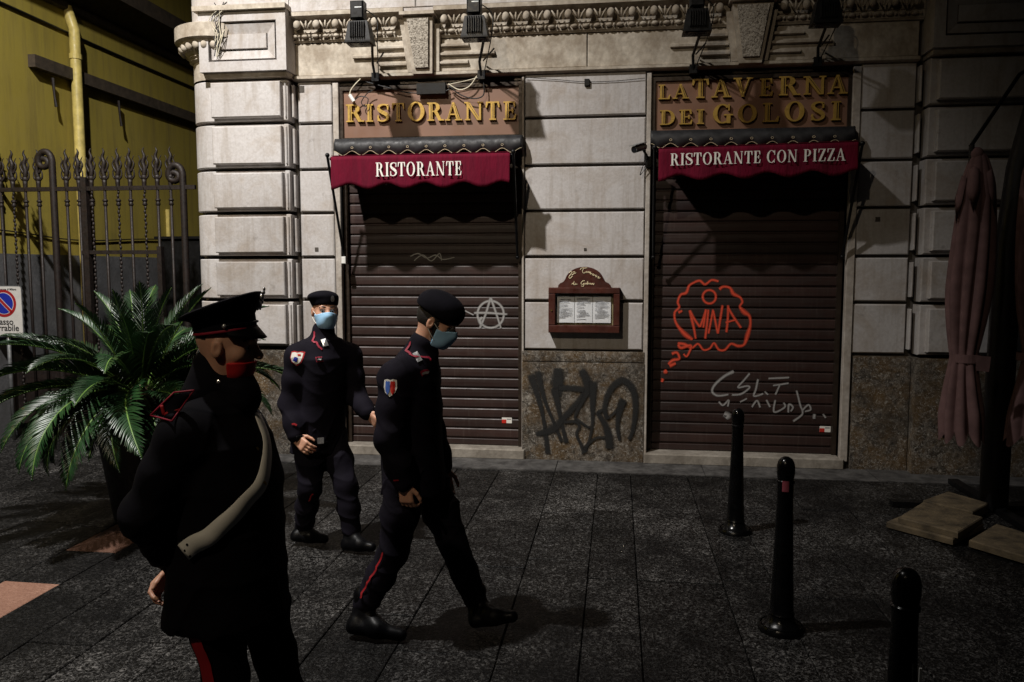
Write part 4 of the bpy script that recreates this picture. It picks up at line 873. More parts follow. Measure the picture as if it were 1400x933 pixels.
# ================================================================== BOLLARDS
def bollard(x_, y_, h, label, sticker=False):
    e = empty('bollard', (x_, y_, 0)); tag(e, label, 'bollard', 'black iron bollards in a row')
    s = h/.93
    prof = [(.118,0),(.118,.012),(.105,.03),(.080,.045),(.066,.08),(.070,.09),(.064,.10),(.056,.30),(.048,.55),(.043,.72),(.043,.79),(.048,.795),(.048,.805),(.043,.81),(.044,.82),(.048,.845),(.048,.88),(.042,.905),(.030,.922),(.015,.93),(0,.931)]
    MB().lathe([(r, z*s) for r, z in prof[:3]], (x_,y_,0), 28).build('base_flange', M['castiron'], e, smooth=40); MB().lathe([(r*.93, z*s) for r, z in prof[2:16]], (x_,y_,0), 28).build('shaft', M['castiron'], e, smooth=40)
    MB().lathe([(r*.93, z*s) for r, z in prof[15:]], (x_,y_,0), 28).build('rounded_head', M['castiron'], e, smooth=40)
    if sticker:
        st = MB(); 
        for i in range(6): st.add([(x_+.0455*math.cos(R(a)), y_+.0455*math.sin(R(a)), z) for a in (238+i*7, 245+i*7) for z in (.735, .79)], [(0,2,3,1)])
        st.build('sticker', simple('faded_pink_sticker', (.25,.05,.07), .5), e)
    return e
bollard(.851, -1.98, .885, 'black iron bollard farthest from the camera, nearest the shutter'); bollard(.862, -3.53, .905, 'middle black iron bollard with a small pinkish sticker', True)
b3 = bollard(.925, -5.05, .905, 'nearest black iron bollard, cut off by the lower edge')
MB().box(.958, .966, -5.10, -5.085, .42, .60).build('reflective_strip', M['white'], b3)

# ================================================================== CLOSED PARASOL with ballast
def closed_canopy(e, cx, cy, ztop, zbot, seed, s=1.0):
    r_ = random.Random(seed); nf = 8; na = 96; nz = 46; v = []; f = []
    zt_ = zbot+(ztop-zbot)*.30
    ph = [r_.uniform(-.25,.25) for _ in range(nf)]; am = [r_.uniform(.7,1.25) for _ in range(nf)]
    for j in range(nz+1):
        u = j/nz; z = ztop+(zbot-ztop)*u
        if u < .1: r = .05+.085*(u/.1)**.7
        elif u < .45: r = .135+.045*math.sin((u-.1)/.35*math.pi/2)
        elif u < .70: r = .18-.075*((u-.45)/.25)**1.5
        else: r = .105+.085*min(1, (u-.70)/.2)
        dep = .10+.45*min(1, u*2.2)
        if abs(u-.70) < .025: dep *= .5
        for a in range(na):
            t = 2*math.pi*a/na; k = int(a/na*nf) % nf
            fo = abs(math.sin((t*nf/2)+ph[k]*.0+.5*math.sin(3*u+ph[k])))
            rr = r*s*(1-dep*(1-fo)**1.3*am[k]*.75)*(1+.10*math.sin(t*2+u*3+seed))
            zz = z
            if u > .96: zz = z+.10*(1-fo)*((u-.96)/.04)
            v.append((cx+rr*math.cos(t)+.02*math.sin(u*5+seed), cy+rr*math.sin(t), zz))
    for j in range(nz):
        for a in range(na):
            b = (a+1) % na; f.append((j*na+a, j*na+b, (j+1)*na+b, (j+1)*na+a))
    o = MB().add(v, f).build('closed_canopy', M['parasol'], e, smooth=True)
    MB().ball((cx+.0, cy, ztop-.01), (.062*s,.062*s,.055), 16, 8).build('canopy_crown', M['parasol'], o, smooth=True)
    for k in range(5):      # loose corner flaps of the vent folded down over the canvas
        t = R(200+k*52+r_.uniform(-10,10)); rad = .158*s; zt0 = ztop-.20-r_.uniform(0,.06); hw = .33
        pts_ = [(cx+.118*s*math.cos(t-hw), cy+.118*s*math.sin(t-hw), zt0+.08), (cx+.13*s*math.cos(t), cy+.13*s*math.sin(t), zt0+.10), (cx+.118*s*math.cos(t+hw), cy+.118*s*math.sin(t+hw), zt0+.08),
                (cx+rad*math.cos(t-hw), cy+rad*math.sin(t-hw), zt0-.06), (cx+rad*1.08*math.cos(t), cy+rad*1.08*math.sin(t), zt0-.05), (cx+rad*math.cos(t+hw), cy+rad*math.sin(t+hw), zt0-.06), (cx+rad*1.12*math.cos(t+.08), cy+rad*1.12*math.sin(t+.08), zt0-.20-r_.uniform(0,.05))]
        fp = MB().add(pts_, [(0,1,4,3),(1,2,5,4),(3,4,6),(4,5,6)]).build('vent_flap', M['parasol'], o, smooth=True); sd = fp.modifiers.new('solid', 'SOLIDIFY'); sd.thickness = .004
    z_t = ztop+(zbot-ztop)*.70
    MB().lathe([(.112*s,-.03),(.122*s,-.03),(.122*s,.03),(.112*s,.03)], (cx, cy, z_t), 24).build('tie_strap', M['parasol'], o)
    fl = MB().add([(cx+.02,cy-.125*s,z_t+.03),(cx+.13,cy-.115*s,z_t+.02),(cx+.12,cy-.12*s,z_t-.09),(cx+.03,cy-.13*s,z_t-.08)], [(0,1,2,3)]).build('strap_end', M['parasol'], o)
    return o
UY = -1.5
par = empty('parasol', (2.95, -1.2, 0)); tag(par, 'closed dusty mauve parasol hanging on a thick black mast', 'parasol')
top = P(1328, 210, UY); bot = P(1322, 606, UY)
closed_canopy(par, (top.x+bot.x)/2, UY, top.z, bot.z, 1, .78); 
q2 = P(1425, 300, -1.35); closed_canopy(par, q2.x, -1.35, top.z+.1, P(1410, 610, -1.35).z, 4, .95)
mx = P(1374, 400, -1.2).x
MB().tube([(mx, -1.2, 0), (mx, -1.2, 1.0), (mx+.01, -1.2, 2.0), (mx+.06, -1.2, 2.6), (mx+.16, -1.2, 3.1), (mx+.22, -1.2, 3.45)], [.10,.10,.10,.095,.085,.08], 12).build('mast', M['black'], par, smooth=40)
MB().tube([(mx+.20, -1.2, 3.4), (mx-.05, -1.35, 3.25), (top.x, UY, top.z+.06)], .014, 8).build('arm', M['black'], par); MB().tube([(mx+.20, -1.2, 3.4), (q2.x, -1.35, top.z+.15)], .028, 8).build('arm', M['black'], par)
MB().tube([(top.x, UY, top.z+.06), ((top.x+bot.x)/2, UY, bot.z+.5)], .02, 8).build('inner_pole', M['black'], par)
MB().box(mx-.75, mx+.75, -1.24, -1.16, .012, .05).build('base_beam', M['black'], par); MB().box(mx-.04, mx+.04, -1.95, -1.245, .012, .05).build('base_beam', M['black'], par); MB().box(mx-.04, mx+.04, -1.155, -.45, .012, .05).build('base_beam', M['black'], par)
def tile(px4, z, th, label, y=None):
    c = [G(a, b, z) for a, b in px4]; cen = sum(c, Vector())/4
    e = empty('ballast_tile', (cen.x, cen.y, z-th)); tag(e, label, 'ballast tile', 'sandy ballast tiles round the parasol foot')
    v = []
    for k, zz in ((1.0, z-th), (1.0, z-.008), (.97, z)): v += [(cen.x+(q.x-cen.x)*k, cen.y+(q.y-cen.y)*k, zz) for q in c]
    f = [(3,2,1,0), (8,9,10,11)]
    for i in range(4):
        j = (i+1) % 4; f += [(i,j,j+4,i+4), (i+4,j+4,j+8,i+8)]
    MB().add(v, f).build('tile_slab', M['ballast'], e)
    return e, c
tile([(1212,713),(1303,737),(1345,716),(1258,694)], .055, .043, 'lower sandy ballast tile, lying under another at the parasol foot')
te, tc = tile([(1228,707),(1310,728),(1344,707),(1262,686)], .10, .043, 'ribbed sandy ballast tile stacked on top, left of the parasol mast')
for i in range(1, 9):
    u = i/9; a = tc[0].lerp(tc[3], u); b = tc[1].lerp(tc[2], u); MB().tube([a.lerp(b,.04)+Vector((0,0,.0015)), a.lerp(b,.96)+Vector((0,0,.0015))], .004, 4).build('tile_rib', M['ballast'], te)
tile([(1262,684),(1330,700),(1352,688),(1296,672)], .09, .07, 'sandy ballast tile behind the stacked ones, nearest the wall'); tile([(1325,738),(1412,764),(1440,740),(1362,716)], .06, .048, 'sandy ballast tile at the right edge, in front of the mast')

# ================================================================== STREET LAMPS above the pavement (out of the picture)
def street_lamp(loc, aim, watts, col, cone, blend, rad, label):
    e = empty('street_lamp', loc); tag(e, label, 'street lamp')
    MB().lathe([(0,.22),(.05,.2),(.06,.1),(.22,.06),(.26,.0),(.25,.0),(.20,.05),(0,.08)], loc, 24).build('lamp_shade', M['steel'], e, smooth=40)
    MB().tube([loc+Vector((-14,0,.55)), loc+Vector((0,0,.22)), loc+Vector((14,0,.55))], .006, 5).build('suspension_wire', M['cable'], e)
    l = bpy.data.lights.new('lamp_light', 'SPOT'); l.energy = watts; l.color = col; l.spot_size = R(cone); l.spot_blend = blend; l.shadow_soft_size = rad
    o = bpy.data.objects.new('lamp_light', l); COL.objects.link(o); o.location = loc-Vector((0,0,.06)); o.parent = e; o.matrix_parent_inverse = e.matrix_basis.inverted()
    o.rotation_euler = (Vector(aim)-loc).to_track_quat('-Z', 'Y').to_euler()
street_lamp(LAMP_KEY, (-4.3, -.9, 1.5), KEY_W, (1, .965, .925), 105, 1.0, .11, 'round street lamp hung on a wire high over the pavement')
street_lamp(LAMP_FAR, (-3.4, -1.0, 2.2), FAR_W, (1, .83, .60), 72, 1.0, .10, 'round street lamp hung on a wire behind the camera')

# ================================================================== PEOPLE
class Vol:      # a small distance-field modeller, meshed with surface nets
    def __init__(s, lo, hi, h):
        s.ax = [np.arange(a, b+h, h, dtype=np.float32) for a, b in zip(lo, hi)]; s.h = h
        s.F = np.full([len(a) for a in s.ax], .3, np.float32)
    def sub(s, lo, hi):
        sl = tuple(slice(max(0, int(np.searchsorted(a, l))-1), int(np.searchsorted(a, h_))+1) for a, l, h_ in zip(s.ax, lo, hi))
        g = [a[c] for a, c in zip(s.ax, sl)]; return sl, g[0][:,None,None], g[1][None,:,None], g[2][None,None,:]
    def put(s, sl, d, k):
        f = s.F[sl]; h = np.clip(.5+.5*(f-d)/k, 0, 1); s.F[sl] = f*(1-h)+d*h-k*h*(1-h)
    def cone(s, a, b, ra, rb, k=.02):
        a, b = Vector(a), Vector(b); m = max(ra, rb)+.09
        sl, x, y, z = s.sub([min(a[i],b[i])-m for i in range(3)], [max(a[i],b[i])+m for i in range(3)])
        d = b-a; L = max(d.length_squared, 1e-9); t = np.clip(((x-a.x)*d.x+(y-a.y)*d.y+(z-a.z)*d.z)/L, 0, 1)
        q = np.sqrt((x-a.x-t*d.x)**2+(y-a.y-t*d.y)**2+(z-a.z-t*d.z)**2)-(ra+(rb-ra)*t); s.put(sl, q, k)
    def chain(s, pts, k=.02):
        for (a, ra), (b, rb) in zip(pts[:-1], pts[1:]): s.cone(a, b, ra, rb, k)
    def ell(s, c, r, fr=None, k=.02, cut=False):
        c = Vector(c); m = max(r)+.09; sl, x, y, z = s.sub([q-m for q in c], [q+m for q in c])
        dx, dy, dz = x-c.x, y-c.y, z-c.z; fr = fr or (Vector((1,0,0)), Vector((0,1,0)), Vector((0,0,1)))
        w = [dx*e.x+dy*e.y+dz*e.z for e in fr]; k0 = np.sqrt(sum((w[i]/r[i])**2 for i in range(3))); k1 = np.sqrt(sum((w[i]/r[i]**2)**2 for i in range(3)))+1e-6
        d = k0*(k0-1)/k1
        if cut: f = s.F[sl]; s.F[sl] = np.maximum(f, -d)
        else: s.put(sl, d, k)
    def col(s, st, ang, k=.03, p=2.3):
        # stacked rounded ellipses: st = [(x, y, z, r_front, r_side)] from low to high, front axis turned by ang
        zz = np.array([q[2] for q in st]); m = .42
        sl, x, y, z = s.sub((min(q[0] for q in st)-m, min(q[1] for q in st)-m, zz[0]-.1), (max(q[0] for q in st)+m, max(q[1] for q in st)+m, zz[-1]+.1))
        zf = z.ravel(); I = lambda i: np.interp(zf, zz, [q[i] for q in st]).astype(np.float32)[None,None,:]
        dx, dy = x-I(0), y-I(1); c_, s_ = math.cos(ang), math.sin(ang); u = np.abs(dx*c_+dy*s_)/I(3); v = np.abs(-dx*s_+dy*c_)/I(4)
        d = ((u**p+v**p)**(1/p)-1)*np.minimum(I(3), I(4)); cap_ = np.maximum(zz[0]-z, z-zz[-1]); s.put(sl, np.maximum(d, cap_), k)
    def folds(s, amp, seed, fz=26, fx=9):
        x, y, z = s.ax[0][:,None,None], s.ax[1][None,:,None], s.ax[2][None,None,:]
        w = .5*np.sin(fx*x+seed)+.5*np.sin(fx*1.3*y+2*seed)
        r1 = 1-np.abs(np.sin(fz*.62*z+3.2*w+2.2*np.sin(fx*.6*(x+y)+seed*1.7))); r2 = 1-np.abs(np.sin(fz*.9*z+9*x-7*y+seed*3+2*w))
        s.F -= amp*(r1**2*(.45+.55*np.sin(6*z+5*x+seed)) + .7*r2**2*(.5+.5*np.sin(5*x-6*y+4*z+seed)))
    def mesh(s, mask=None):
        F = s.F if mask is None else np.maximum(s.F, mask); n = F.shape; I = F < 0
        c = [I[i:n[0]-1+i, j:n[1]-1+j, k:n[2]-1+k] for i in (0,1) for j in (0,1) for k in (0,1)]
        cnt = sum(q.astype(np.int8) for q in c); act = (cnt > 0) & (cnt < 8); idx = np.argwhere(act)
        ids = np.full(act.shape, -1, np.int32); ids[act] = np.arange(len(idx))
        off = [(i,j,k) for i in (0,1) for j in (0,1) for k in (0,1)]
        val = np.stack([F[idx[:,0]+o[0], idx[:,1]+o[1], idx[:,2]+o[2]] for o in off], 1)
        acc = np.zeros((len(idx),3), np.float32); num = np.zeros(len(idx), np.float32)
        for a in range(8):
            for b in range(a+1, 8):
                if sum(abs(off[a][i]-off[b][i]) for i in range(3)) != 1: continue
                va, vb = val[:,a], val[:,b]; m = (va < 0) != (vb < 0); t = np.where(m, va/(va-vb+1e-12), 0)
                p = np.array(off[a], np.float32)[None]+t[:,None]*(np.array(off[b], np.float32)-np.array(off[a], np.float32))[None]; acc += p*m[:,None]; num += m
        vx = idx+acc/num[:,None]; V = np.stack([s.ax[i][0]+vx[:,i]*s.h for i in range(3)], 1); fs = []
        for ax in range(3):
            o1, o2 = [i for i in range(3) if i != ax]
            A = np.take(I, range(n[ax]-1), ax); B = np.take(I, range(1, n[ax]), ax); e = np.argwhere(A != B)
            e = e[(e[:,o1] > 0) & (e[:,o2] > 0) & (e[:,o1] < n[o1]-1) & (e[:,o2] < n[o2]-1)]
            fl = A[e[:,0], e[:,1], e[:,2]]
            def cid(d1, d2):
                q = e.copy(); q[:,o1] -= d1; q[:,o2] -= d2; return ids[q[:,0], q[:,1], q[:,2]]
            q = np.stack([cid(1,1), cid(0,1), cid(0,0), cid(1,0)], 1)
            if ax == 1: fl = ~fl
            q[~fl] = q[~fl][:, ::-1]; fs.append(q)
        fs = np.concatenate(fs); fs = fs[(fs >= 0).all(1)]
        return V, fs
def vobj(name, vol, mat, parent, mask=None, keep=False):
    V, fs = vol.mesh(mask); me = bpy.data.meshes.new(name)
    me.vertices.add(len(V)); me.vertices.foreach_set('co', V.astype(np.float32).ravel()); me.loops.add(len(fs)*4); me.loops.foreach_set('vertex_index', fs.astype(np.int32).ravel())
    me.polygons.add(len(fs)); me.polygons.foreach_set('loop_start', np.arange(0, len(fs)*4, 4, dtype=np.int32)); me.polygons.foreach_set('use_smooth', np.ones(len(fs), bool)); me.update(calc_edges=True)
    o = link(name, me, mat, parent)
    return (o, BVHTree.FromPolygons([Vector(v) for v in V.tolist()], fs.tolist())) if keep else o
class Head:
    def __init__(s, c, fwd, up):
        s.c = Vector(c); s.u = Vector(up).normalized(); s.f = (Vector(fwd)-s.u*Vector(fwd).dot(s.u)).normalized(); s.l = s.u.cross(s.f); s.fr = (s.f, s.l, s.u)
    def w(s, f, l, u): return s.c+s.f*f+s.l*l+s.u*u
    def shape(s, v, grow=0.0, feat=True, nose=False):
        v.ell(s.w(-.012,0,.030), (.098+grow,.076+grow,.092+grow), s.fr, .01); v.ell(s.w(.022,0,-.035), (.066+grow,.058+grow,.078+grow), s.fr, .03)
        v.ell(s.w(.040,0,-.085), (.034+grow,.036+grow,.028+grow), s.fr, .025)
        if nose: v.cone(s.w(.086,0,.016), s.w(.104,0,-.024), .012+grow*.5, .016+grow*.5, .03); v.ell(s.w(.075,0,-.055), (.04,.045,.05), s.fr, .03)
        if feat:
            v.cone(s.w(.086,0,.016), s.w(.108,0,-.022), .010+grow, .0155+grow, .016); v.cone(s.w(.072,.034,.026), s.w(.072,-.034,.026), .016, .016, .016)
            v.ell(s.w(.085,0,-.062), (.014,.026,.009), s.fr, .008); v.ell(s.w(.085,0,-.050), (.015,.022,.006), s.fr, .008)
            for q in (-1, 1):
                v.ell(s.w(.080,q*.032,.004), (.012,.016,.010), s.fr, .008, cut=True); v.ell(s.w(.052,q*.048,-.022), (.020,.016,.018), s.fr, .03)
                v.ell(s.w(-.008,q*.079,-.004), (.020,.011,.033), s.fr, .006); v.ell(s.w(-.004,q*.092,-.002), (.010,.008,.018), s.fr, .004, cut=True)
def hand(v, wr, d, side, palm, curl, spread=.0, s=1.0):
    # d: along the hand, side: towards the thumb, palm: out of the palm
    d = Vector(d).normalized(); side = Vector(side); side = (side-d*side.dot(d)).normalized(); palm = d.cross(side).normalized()*(1 if d.cross(side).dot(Vector(palm)) > 0 else -1)
    wr = Vector(wr); W = lambda a, b, c: wr+d*a*s+side*b*s+palm*c*s
    for b in (-.028,-.009,.010,.028): v.cone(W(.008,b*.7,0), W(.088,b,0), .015*s, .0125*s, .012)
    for b, L in ((-.031,.058),(-.0105,.072),(.0105,.078),(.031,.070)):
        p = W(.090,b,0); a = curl*.5; dd = (d*math.cos(a)+palm*math.sin(a)+side*b*spread).normalized(); q = p+dd*L*.42*s
        a2 = curl*1.25; d2 = (d*math.cos(a2)+palm*math.sin(a2)+side*b*spread).normalized(); r = q+d2*L*.34*s; a3 = curl*1.7; d3 = (d*math.cos(a3)+palm*math.sin(a3)).normalized(); t = r+d3*L*.28*s
        v.chain([(p,.0092*s),(q,.0088*s),(r,.0080*s),(t,.0068*s)], .0025)
    v.chain([(W(.022,.026,.004),.014*s),(W(.055,.052,.016),.0105*s),(W(.085,.060,.026),.0092*s),(W(.104,.060,.032),.0072*s)], .005)
def ribbon(bvh, pts, width, off, name, mat, parent, n=8, th=0.0, flat=0):
    # a strip laid on a garment: points are dropped onto its surface
    q = catmull(pts, n); S = []
    for p in q:
        h = bvh.find_nearest(p); S.append((h[0], h[1]))
    for _ in range(flat):
        S = [S[0]]+[((S[i-1][0]+S[i][0]*2+S[i+1][0])/4, (S[i-1][1]+S[i][1]*2+S[i+1][1]).normalized()) for i in range(1, len(S)-1)]+[S[-1]]
    v = []; f = []
    for i, (p, nr) in enumerate(S):
        t = (S[min(i+1,len(S)-1)][0]-S[max(i-1,0)][0]); t = t.normalized() if t.length > 1e-6 else Vector((0,0,1)); b = t.cross(nr).normalized()
        wd = width[0]+(width[1]-width[0])*i/(len(S)-1) if isinstance(width, tuple) else width
        for c in (-.5, 0, .5):
            e = p+b*wd*c; h = bvh.find_nearest(e); v.append(tuple(e+nr*(off-(.3*wd*abs(c))**2*8) if flat else h[0]+h[1]*off))
    for i in range(len(S)-1):
        for c in range(2): k = i*3+c; f.append((k, k+1, k+4, k+3))
    o = MB().add(v, f).build(name, mat, parent, smooth=True)
    if th: m = o.modifiers.new('solid', 'SOLIDIFY'); m.thickness = th; m.offset = 0
    return o
def patch(bvh, c, n, up, poly, off, name, mat, parent, div=1):
    # a flat badge wrapped on a garment: poly in local metres
    n = Vector(n).normalized(); up = Vector(up); up = (up-n*up.dot(n)).normalized(); sx = up.cross(n)
    cx = sum(a for a, b in poly)/len(poly); cy = sum(b for a, b in poly)/len(poly); v = []
    for a, b in [(cx, cy)]+poly:
        p = Vector(c)+sx*a+up*b; h = bvh.ray_cast(p+n*.15, -n, .4); v.append(tuple((h[0] if h[0] else p)+n*off))
    k = len(poly); o = MB().add(v, [(0, i+1, (i+1) % k+1) for i in range(k)]).build(name, mat, parent)
    return o
SHIELD = [(-.030,.036),(-.015,.040),(0,.036),(.015,.040),(.030,.036),(.031,.0),(.024,-.024),(0,-.044),(-.024,-.024),(-.031,.0)]
sh = lambda k, d=0: [(a*k, b*k+d) for a, b in SHIELD]

def figure(name, label, root, J, ang, head, jr=1.0, coat=None, mats=None, caps=None, seed=1, hands=None, box=None, h=.006, collar=.055):
    e = empty(name, root); tag(e, label, 'person'); lo, hi = box
    V3 = lambda k: Vector(J[k])
    # ---- body: one continuous surface
    b = Vol(lo, hi, min(h, .0052)); head.shape(b)
    sp = J['spine']    # [(x,y,z,rf,rs)] low to high
    b.cone(head.w(-.02,0,-.03), V3('neck'), .055, .060, .03); b.col([(x,y,z,rf*.8,rs*.8) for x,y,z,rf,rs in sp], ang, .03)
    b.cone(V3('neck'), (sp[-1][0], sp[-1][1], sp[-1][2]-.05), .06, .08, .03)
    for s_ in 'RL':
        b.chain([(V3('sh'+s_),.052),(V3('el'+s_),.042),(V3('wr'+s_),.028)], .03); b.chain([(V3('hip'+s_),.080),(V3('kn'+s_),.050),(V3('an'+s_),.028)], .04)
        b.cone(V3('an'+s_)-Vector((0,0,.04)), V3('an'+s_).lerp(V3('toe'+s_),.7)-Vector((0,0,.012)), .026, .016, .02)
        if s_ in hands:
            d, sd, pm, cu = hands[s_]; b.cone(V3('wr'+s_)-Vector(d).normalized()*.03, V3('wr'+s_)+Vector(d).normalized()*.02, .028, .024, .015); hand(b, V3('wr'+s_), d, sd, pm, cu, .6)
    vobj('body', b, M['skin'], e); del b
    # ---- trousers
    t = Vol(lo, hi, h)
    hz = J['hips']; t.col(hz, ang, .03)
    for s_ in 'RL':
        kn, an, hp = V3('kn'+s_), V3('an'+s_), V3('hip'+s_)
        t.chain([(hp,.098),(hp.lerp(kn,.55),.090),(kn,.071),(kn.lerp(an,.45),.068),(an.lerp(kn,.10),.060)], .035)
    t.folds(.010, seed, 30, 11); to, tb = vobj('trousers', t, mats['cloth'], e, None, True); del t
    # ---- jacket or coat
    j = Vol(lo, hi, h); jk = coat or [(x,y,z,rf*jr,rs*jr) for x,y,z,rf,rs in sp]
    j.col(jk, ang, .03, 2.25)
    for s_ in 'RL':
        sh_, el, wr = V3('sh'+s_), V3('el'+s_), V3('wr'+s_)
        j.chain([(sh_,.074*jr),(sh_.lerp(el,.5),.068*jr),(el,.061*jr),(el.lerp(wr,.6),.056*jr),(wr.lerp(el,.06),.051*jr)], .045); j.cone(V3('neck')-Vector((0,0,.05)), sh_, .085*jr, .078*jr, .05)
    j.folds(.009, seed+2, 24, 10)
    nk = V3('neck'); dd = (head.w(-.01,0,-.06)-nk).normalized()
    j.cone(nk-dd*.03, nk+dd*collar, .078, .074, .03)
    jo, jb = vobj('jacket' if not coat else 'coat', j, mats['jacket'], e, None, True); del j
    # ---- shoes
    for s_ in 'RL':
        an, to_ = V3('an'+s_), V3('toe'+s_); fd = (to_-an); fd.z = 0; fd.normalize(); z0 = min(an.z-.085, to_.z-.03)
        s_v = Vol([min(an[i],to_[i])-.16 for i in range(3)], [max(an[i],to_[i])+.2 for i in range(3)], .005)
        hl = J.get('heel'+s_); hl = Vector(hl) if hl else an-fd*.045-Vector((0,0,.06))
        s_v.chain([(an+Vector((0,0,.07)),.050),(an,.045),(hl.lerp(an,.4),.040)], .02); s_v.chain([(hl,.034),(hl.lerp(to_,.5)+Vector((0,0,.008)),.040),(to_,.031)], .03); s_v.cone(an, hl.lerp(to_,.55)+Vector((0,0,.015)), .040, .038, .03)
        # flat sole, tilted with the foot
        sd = fd.cross(Vector((0,0,1))); dr = (to_-hl).normalized(); un = sd.cross(dr).normalized()
        x, y, z = s_v.ax[0][:,None,None], s_v.ax[1][None,:,None], s_v.ax[2][None,None,:]
        c0 = hl-un*.028; s_v.F = np.maximum(s_v.F, -((x-c0.x)*un.x+(y-c0.y)*un.y+(z-c0.z)*un.z)); vobj('boot', s_v, M['leather'], e)
    # ---- eyes and ears stay on the body; eyeballs and brows are small parts
    for q in (-1, 1):
        p = head.w(.0705,q*.032,.004); ey = MB().ball(p, .0115, 10, 8).build('eye', M['eyew'], e, smooth=True); MB().ball(p+head.f*.0072, .0062, 8, 6).build('iris', M['iris'], ey, smooth=True)
        MB().tube(catmull([head.w(.088,q*.012,.030), head.w(.086,q*.032,.036), head.w(.070,q*.052,.028)], 4), .0042, 6).build('eyebrow', M['hair'], e, smooth=True)
    return e, jo, jb, tb
def head_layer(head, name, mat, parent, grow, region, box_, h=.004, nose=False):
    v = Vol([c-.19 for c in head.c], [c+.19 for c in head.c], h); head.shape(v, grow, False, nose)
    x, y, z = v.ax[0][:,None,None]-head.c.x, v.ax[1][None,:,None]-head.c.y, v.ax[2][None,None,:]-head.c.z
    a, b, c = [x*q.x+y*q.y+z*q.z for q in head.fr]; v.F = np.maximum(v.F, region(a, b, c)); return vobj(name, v, mat, parent)
def beret(head, e, tilt, badge=True, s=1.0, dome=False):
    v = Vol([c-.22 for c in head.c], [c+.22 for c in head.c], .005)
    fr = head.fr; f2 = (fr[0]*math.cos(tilt)+fr[2]*math.sin(tilt)).normalized(); u2 = f2.cross(fr[1]).normalized(); 
    if dome: v.ell(head.w(-.012,0,.062), (.116,.098,.086), (f2, fr[1], u2), .02); v.ell(head.w(.02,0,.090), (.092,.090,.060), (f2, fr[1], u2), .04); v.ell(head.w(-.05,0,.075), (.075,.085,.060), (f2, fr[1], u2), .04)
    else: v.ell(head.w(-.012,0,.055), (.106*s,.086*s,.066), (f2, fr[1], u2), .02); v.ell(head.w(-.02,-.012,.092), (.112*s,.100*s,.042), (f2, fr[1], u2), .03)
    x, y, z = v.ax[0][:,None,None]-head.c.x, v.ax[1][None,:,None]-head.c.y, v.ax[2][None,None,:]-head.c.z; u = x*u2.x+y*u2.y+z*u2.z
    v.F = np.maximum(v.F, .038-u); v.folds(.0025, 4, 40, 20); o, bv = vobj('beret', v, M['felt'], e, None, True)
    if badge: patch(bv, head.w(.09,.030,.088), head.f+head.l*.35+head.u*.1, head.u, [(.016*math.cos(q*.7),.022*math.sin(q*.7)) for q in range(9)], .004, 'cap_badge', M['silver'], o)
    return o
def surgical(head, e, mat, lo=-.110, hi=-.017):
    m = head_layer(head, 'face_mask', mat, e, .0135, lambda a, b, c: np.maximum(np.maximum(.022-a+abs(b)*.12, c-hi-np.maximum(a-.06,0)*.35), lo-c), 0, .004, True)
    for q in (-1, 1):
        for u0, u1 in ((-.018,.018),(-.075,-.03)): MB().tube(catmull([head.w(.04,q*.066,u0), head.w(.015,q*.078,(u0+u1)/2), head.w(-.012,q*.083,u1)], 4), .0018, 5).build('ear_loop', M['white'], m)
    for k in range(3): MB().tube(catmull([head.w(.030,-.068,-.03-.02*k), head.w(.085,-.040,-.032-.02*k), head.w(.1135-.006*k,0,-.036-.02*k), head.w(.085,.040,-.032-.02*k), head.w(.030,.068,-.03-.02*k)], 5), .0012, 4).build('pleat', mat, m)
    return m

# ---------------- officer in the middle, walking right with his head bowed
Y0 = -3.76; W = lambda a, b, d=0.0: P(a, b, Y0+d)
Gm = lambda a, b, z: G(a, b, z)
hd = Head(W(597, 441), (.90,-.05,-.46), (.44,0,.9))
c1, c2, c3, c4, c5 = W(566,645), W(563,600), W(561,555), W(561,520), W(569,492)
sp = [(c1.x,Y0,c1.z,.152,.185), (c2.x,Y0,c2.z,.150,.180), (c3.x,Y0,c3.z,.158,.195), (c4.x,Y0,c4.z,.142,.195), (c5.x,Y0,c5.z,.085,.11)]
J = dict(spine=sp, neck=W(572,484), shR=W(541,517,-.17), elR=W(531,600,-.24), wrR=W(553,661,-.22), shL=W(578,517,.17), elL=W(592,590,.22), wrL=W(606,640,.16),
 hipR=W(556,645,-.085), knR=W(539,752,-.10), anR=W(497,832,-.10), toeR=Gm(548,868,.035), heelR=Gm(482,858,.055), hipL=W(582,645,.085), knL=W(620,745,.09), anL=W(652,826,.09), toeL=Gm(700,843,.085), heelL=Gm(650,850,.045),
 hips=[(c1.x-.01,Y0,c1.z-.10,.13,.16),(c1.x,Y0,c1.z,.145,.18),(c2.x,Y0,c2.z,.13,.165)])
J['spine'] = [(c1.x,Y0,W(566,668).z,.158,.190)]+sp
off, jo, jb, tb = figure('person', 'man in dark uniform walking right past the shutter, head bowed, blue mask', (W(575,860).x, Y0, 0), J, 0.0, hd, 1.0, None, dict(cloth=M['uniform'], jacket=M['uniform']), None, 1,
  dict(R=((.10,.05,-1),(.9,-.3,0),(.0,1,0),1.0), L=((.15,0,-1),(.9,.3,0),(0,-1,0),.8)), ((-2.0,-4.35,-.05),(-.1,-3.2,1.85)))
bo = beret(hd, off, R(-6), False, 1.08, True)
head_layer(hd, 'hair', M['hair'], off, .006, lambda a, b, c: np.maximum(np.maximum(a-.02-.05*(c > .02), -.035-c), .0-(c+.9*np.maximum(-a-.02,0)*0)-.035), 0)
head_layer(hd, 'beard', M['hair'], off, .005, lambda a, b, c: np.maximum(np.maximum(c+.005-(a < .03)*.02, .010-a), np.maximum(a-.055-(c < -.085)*.08, -.13-c)), 0)
surgical(hd, off, M['mask'])
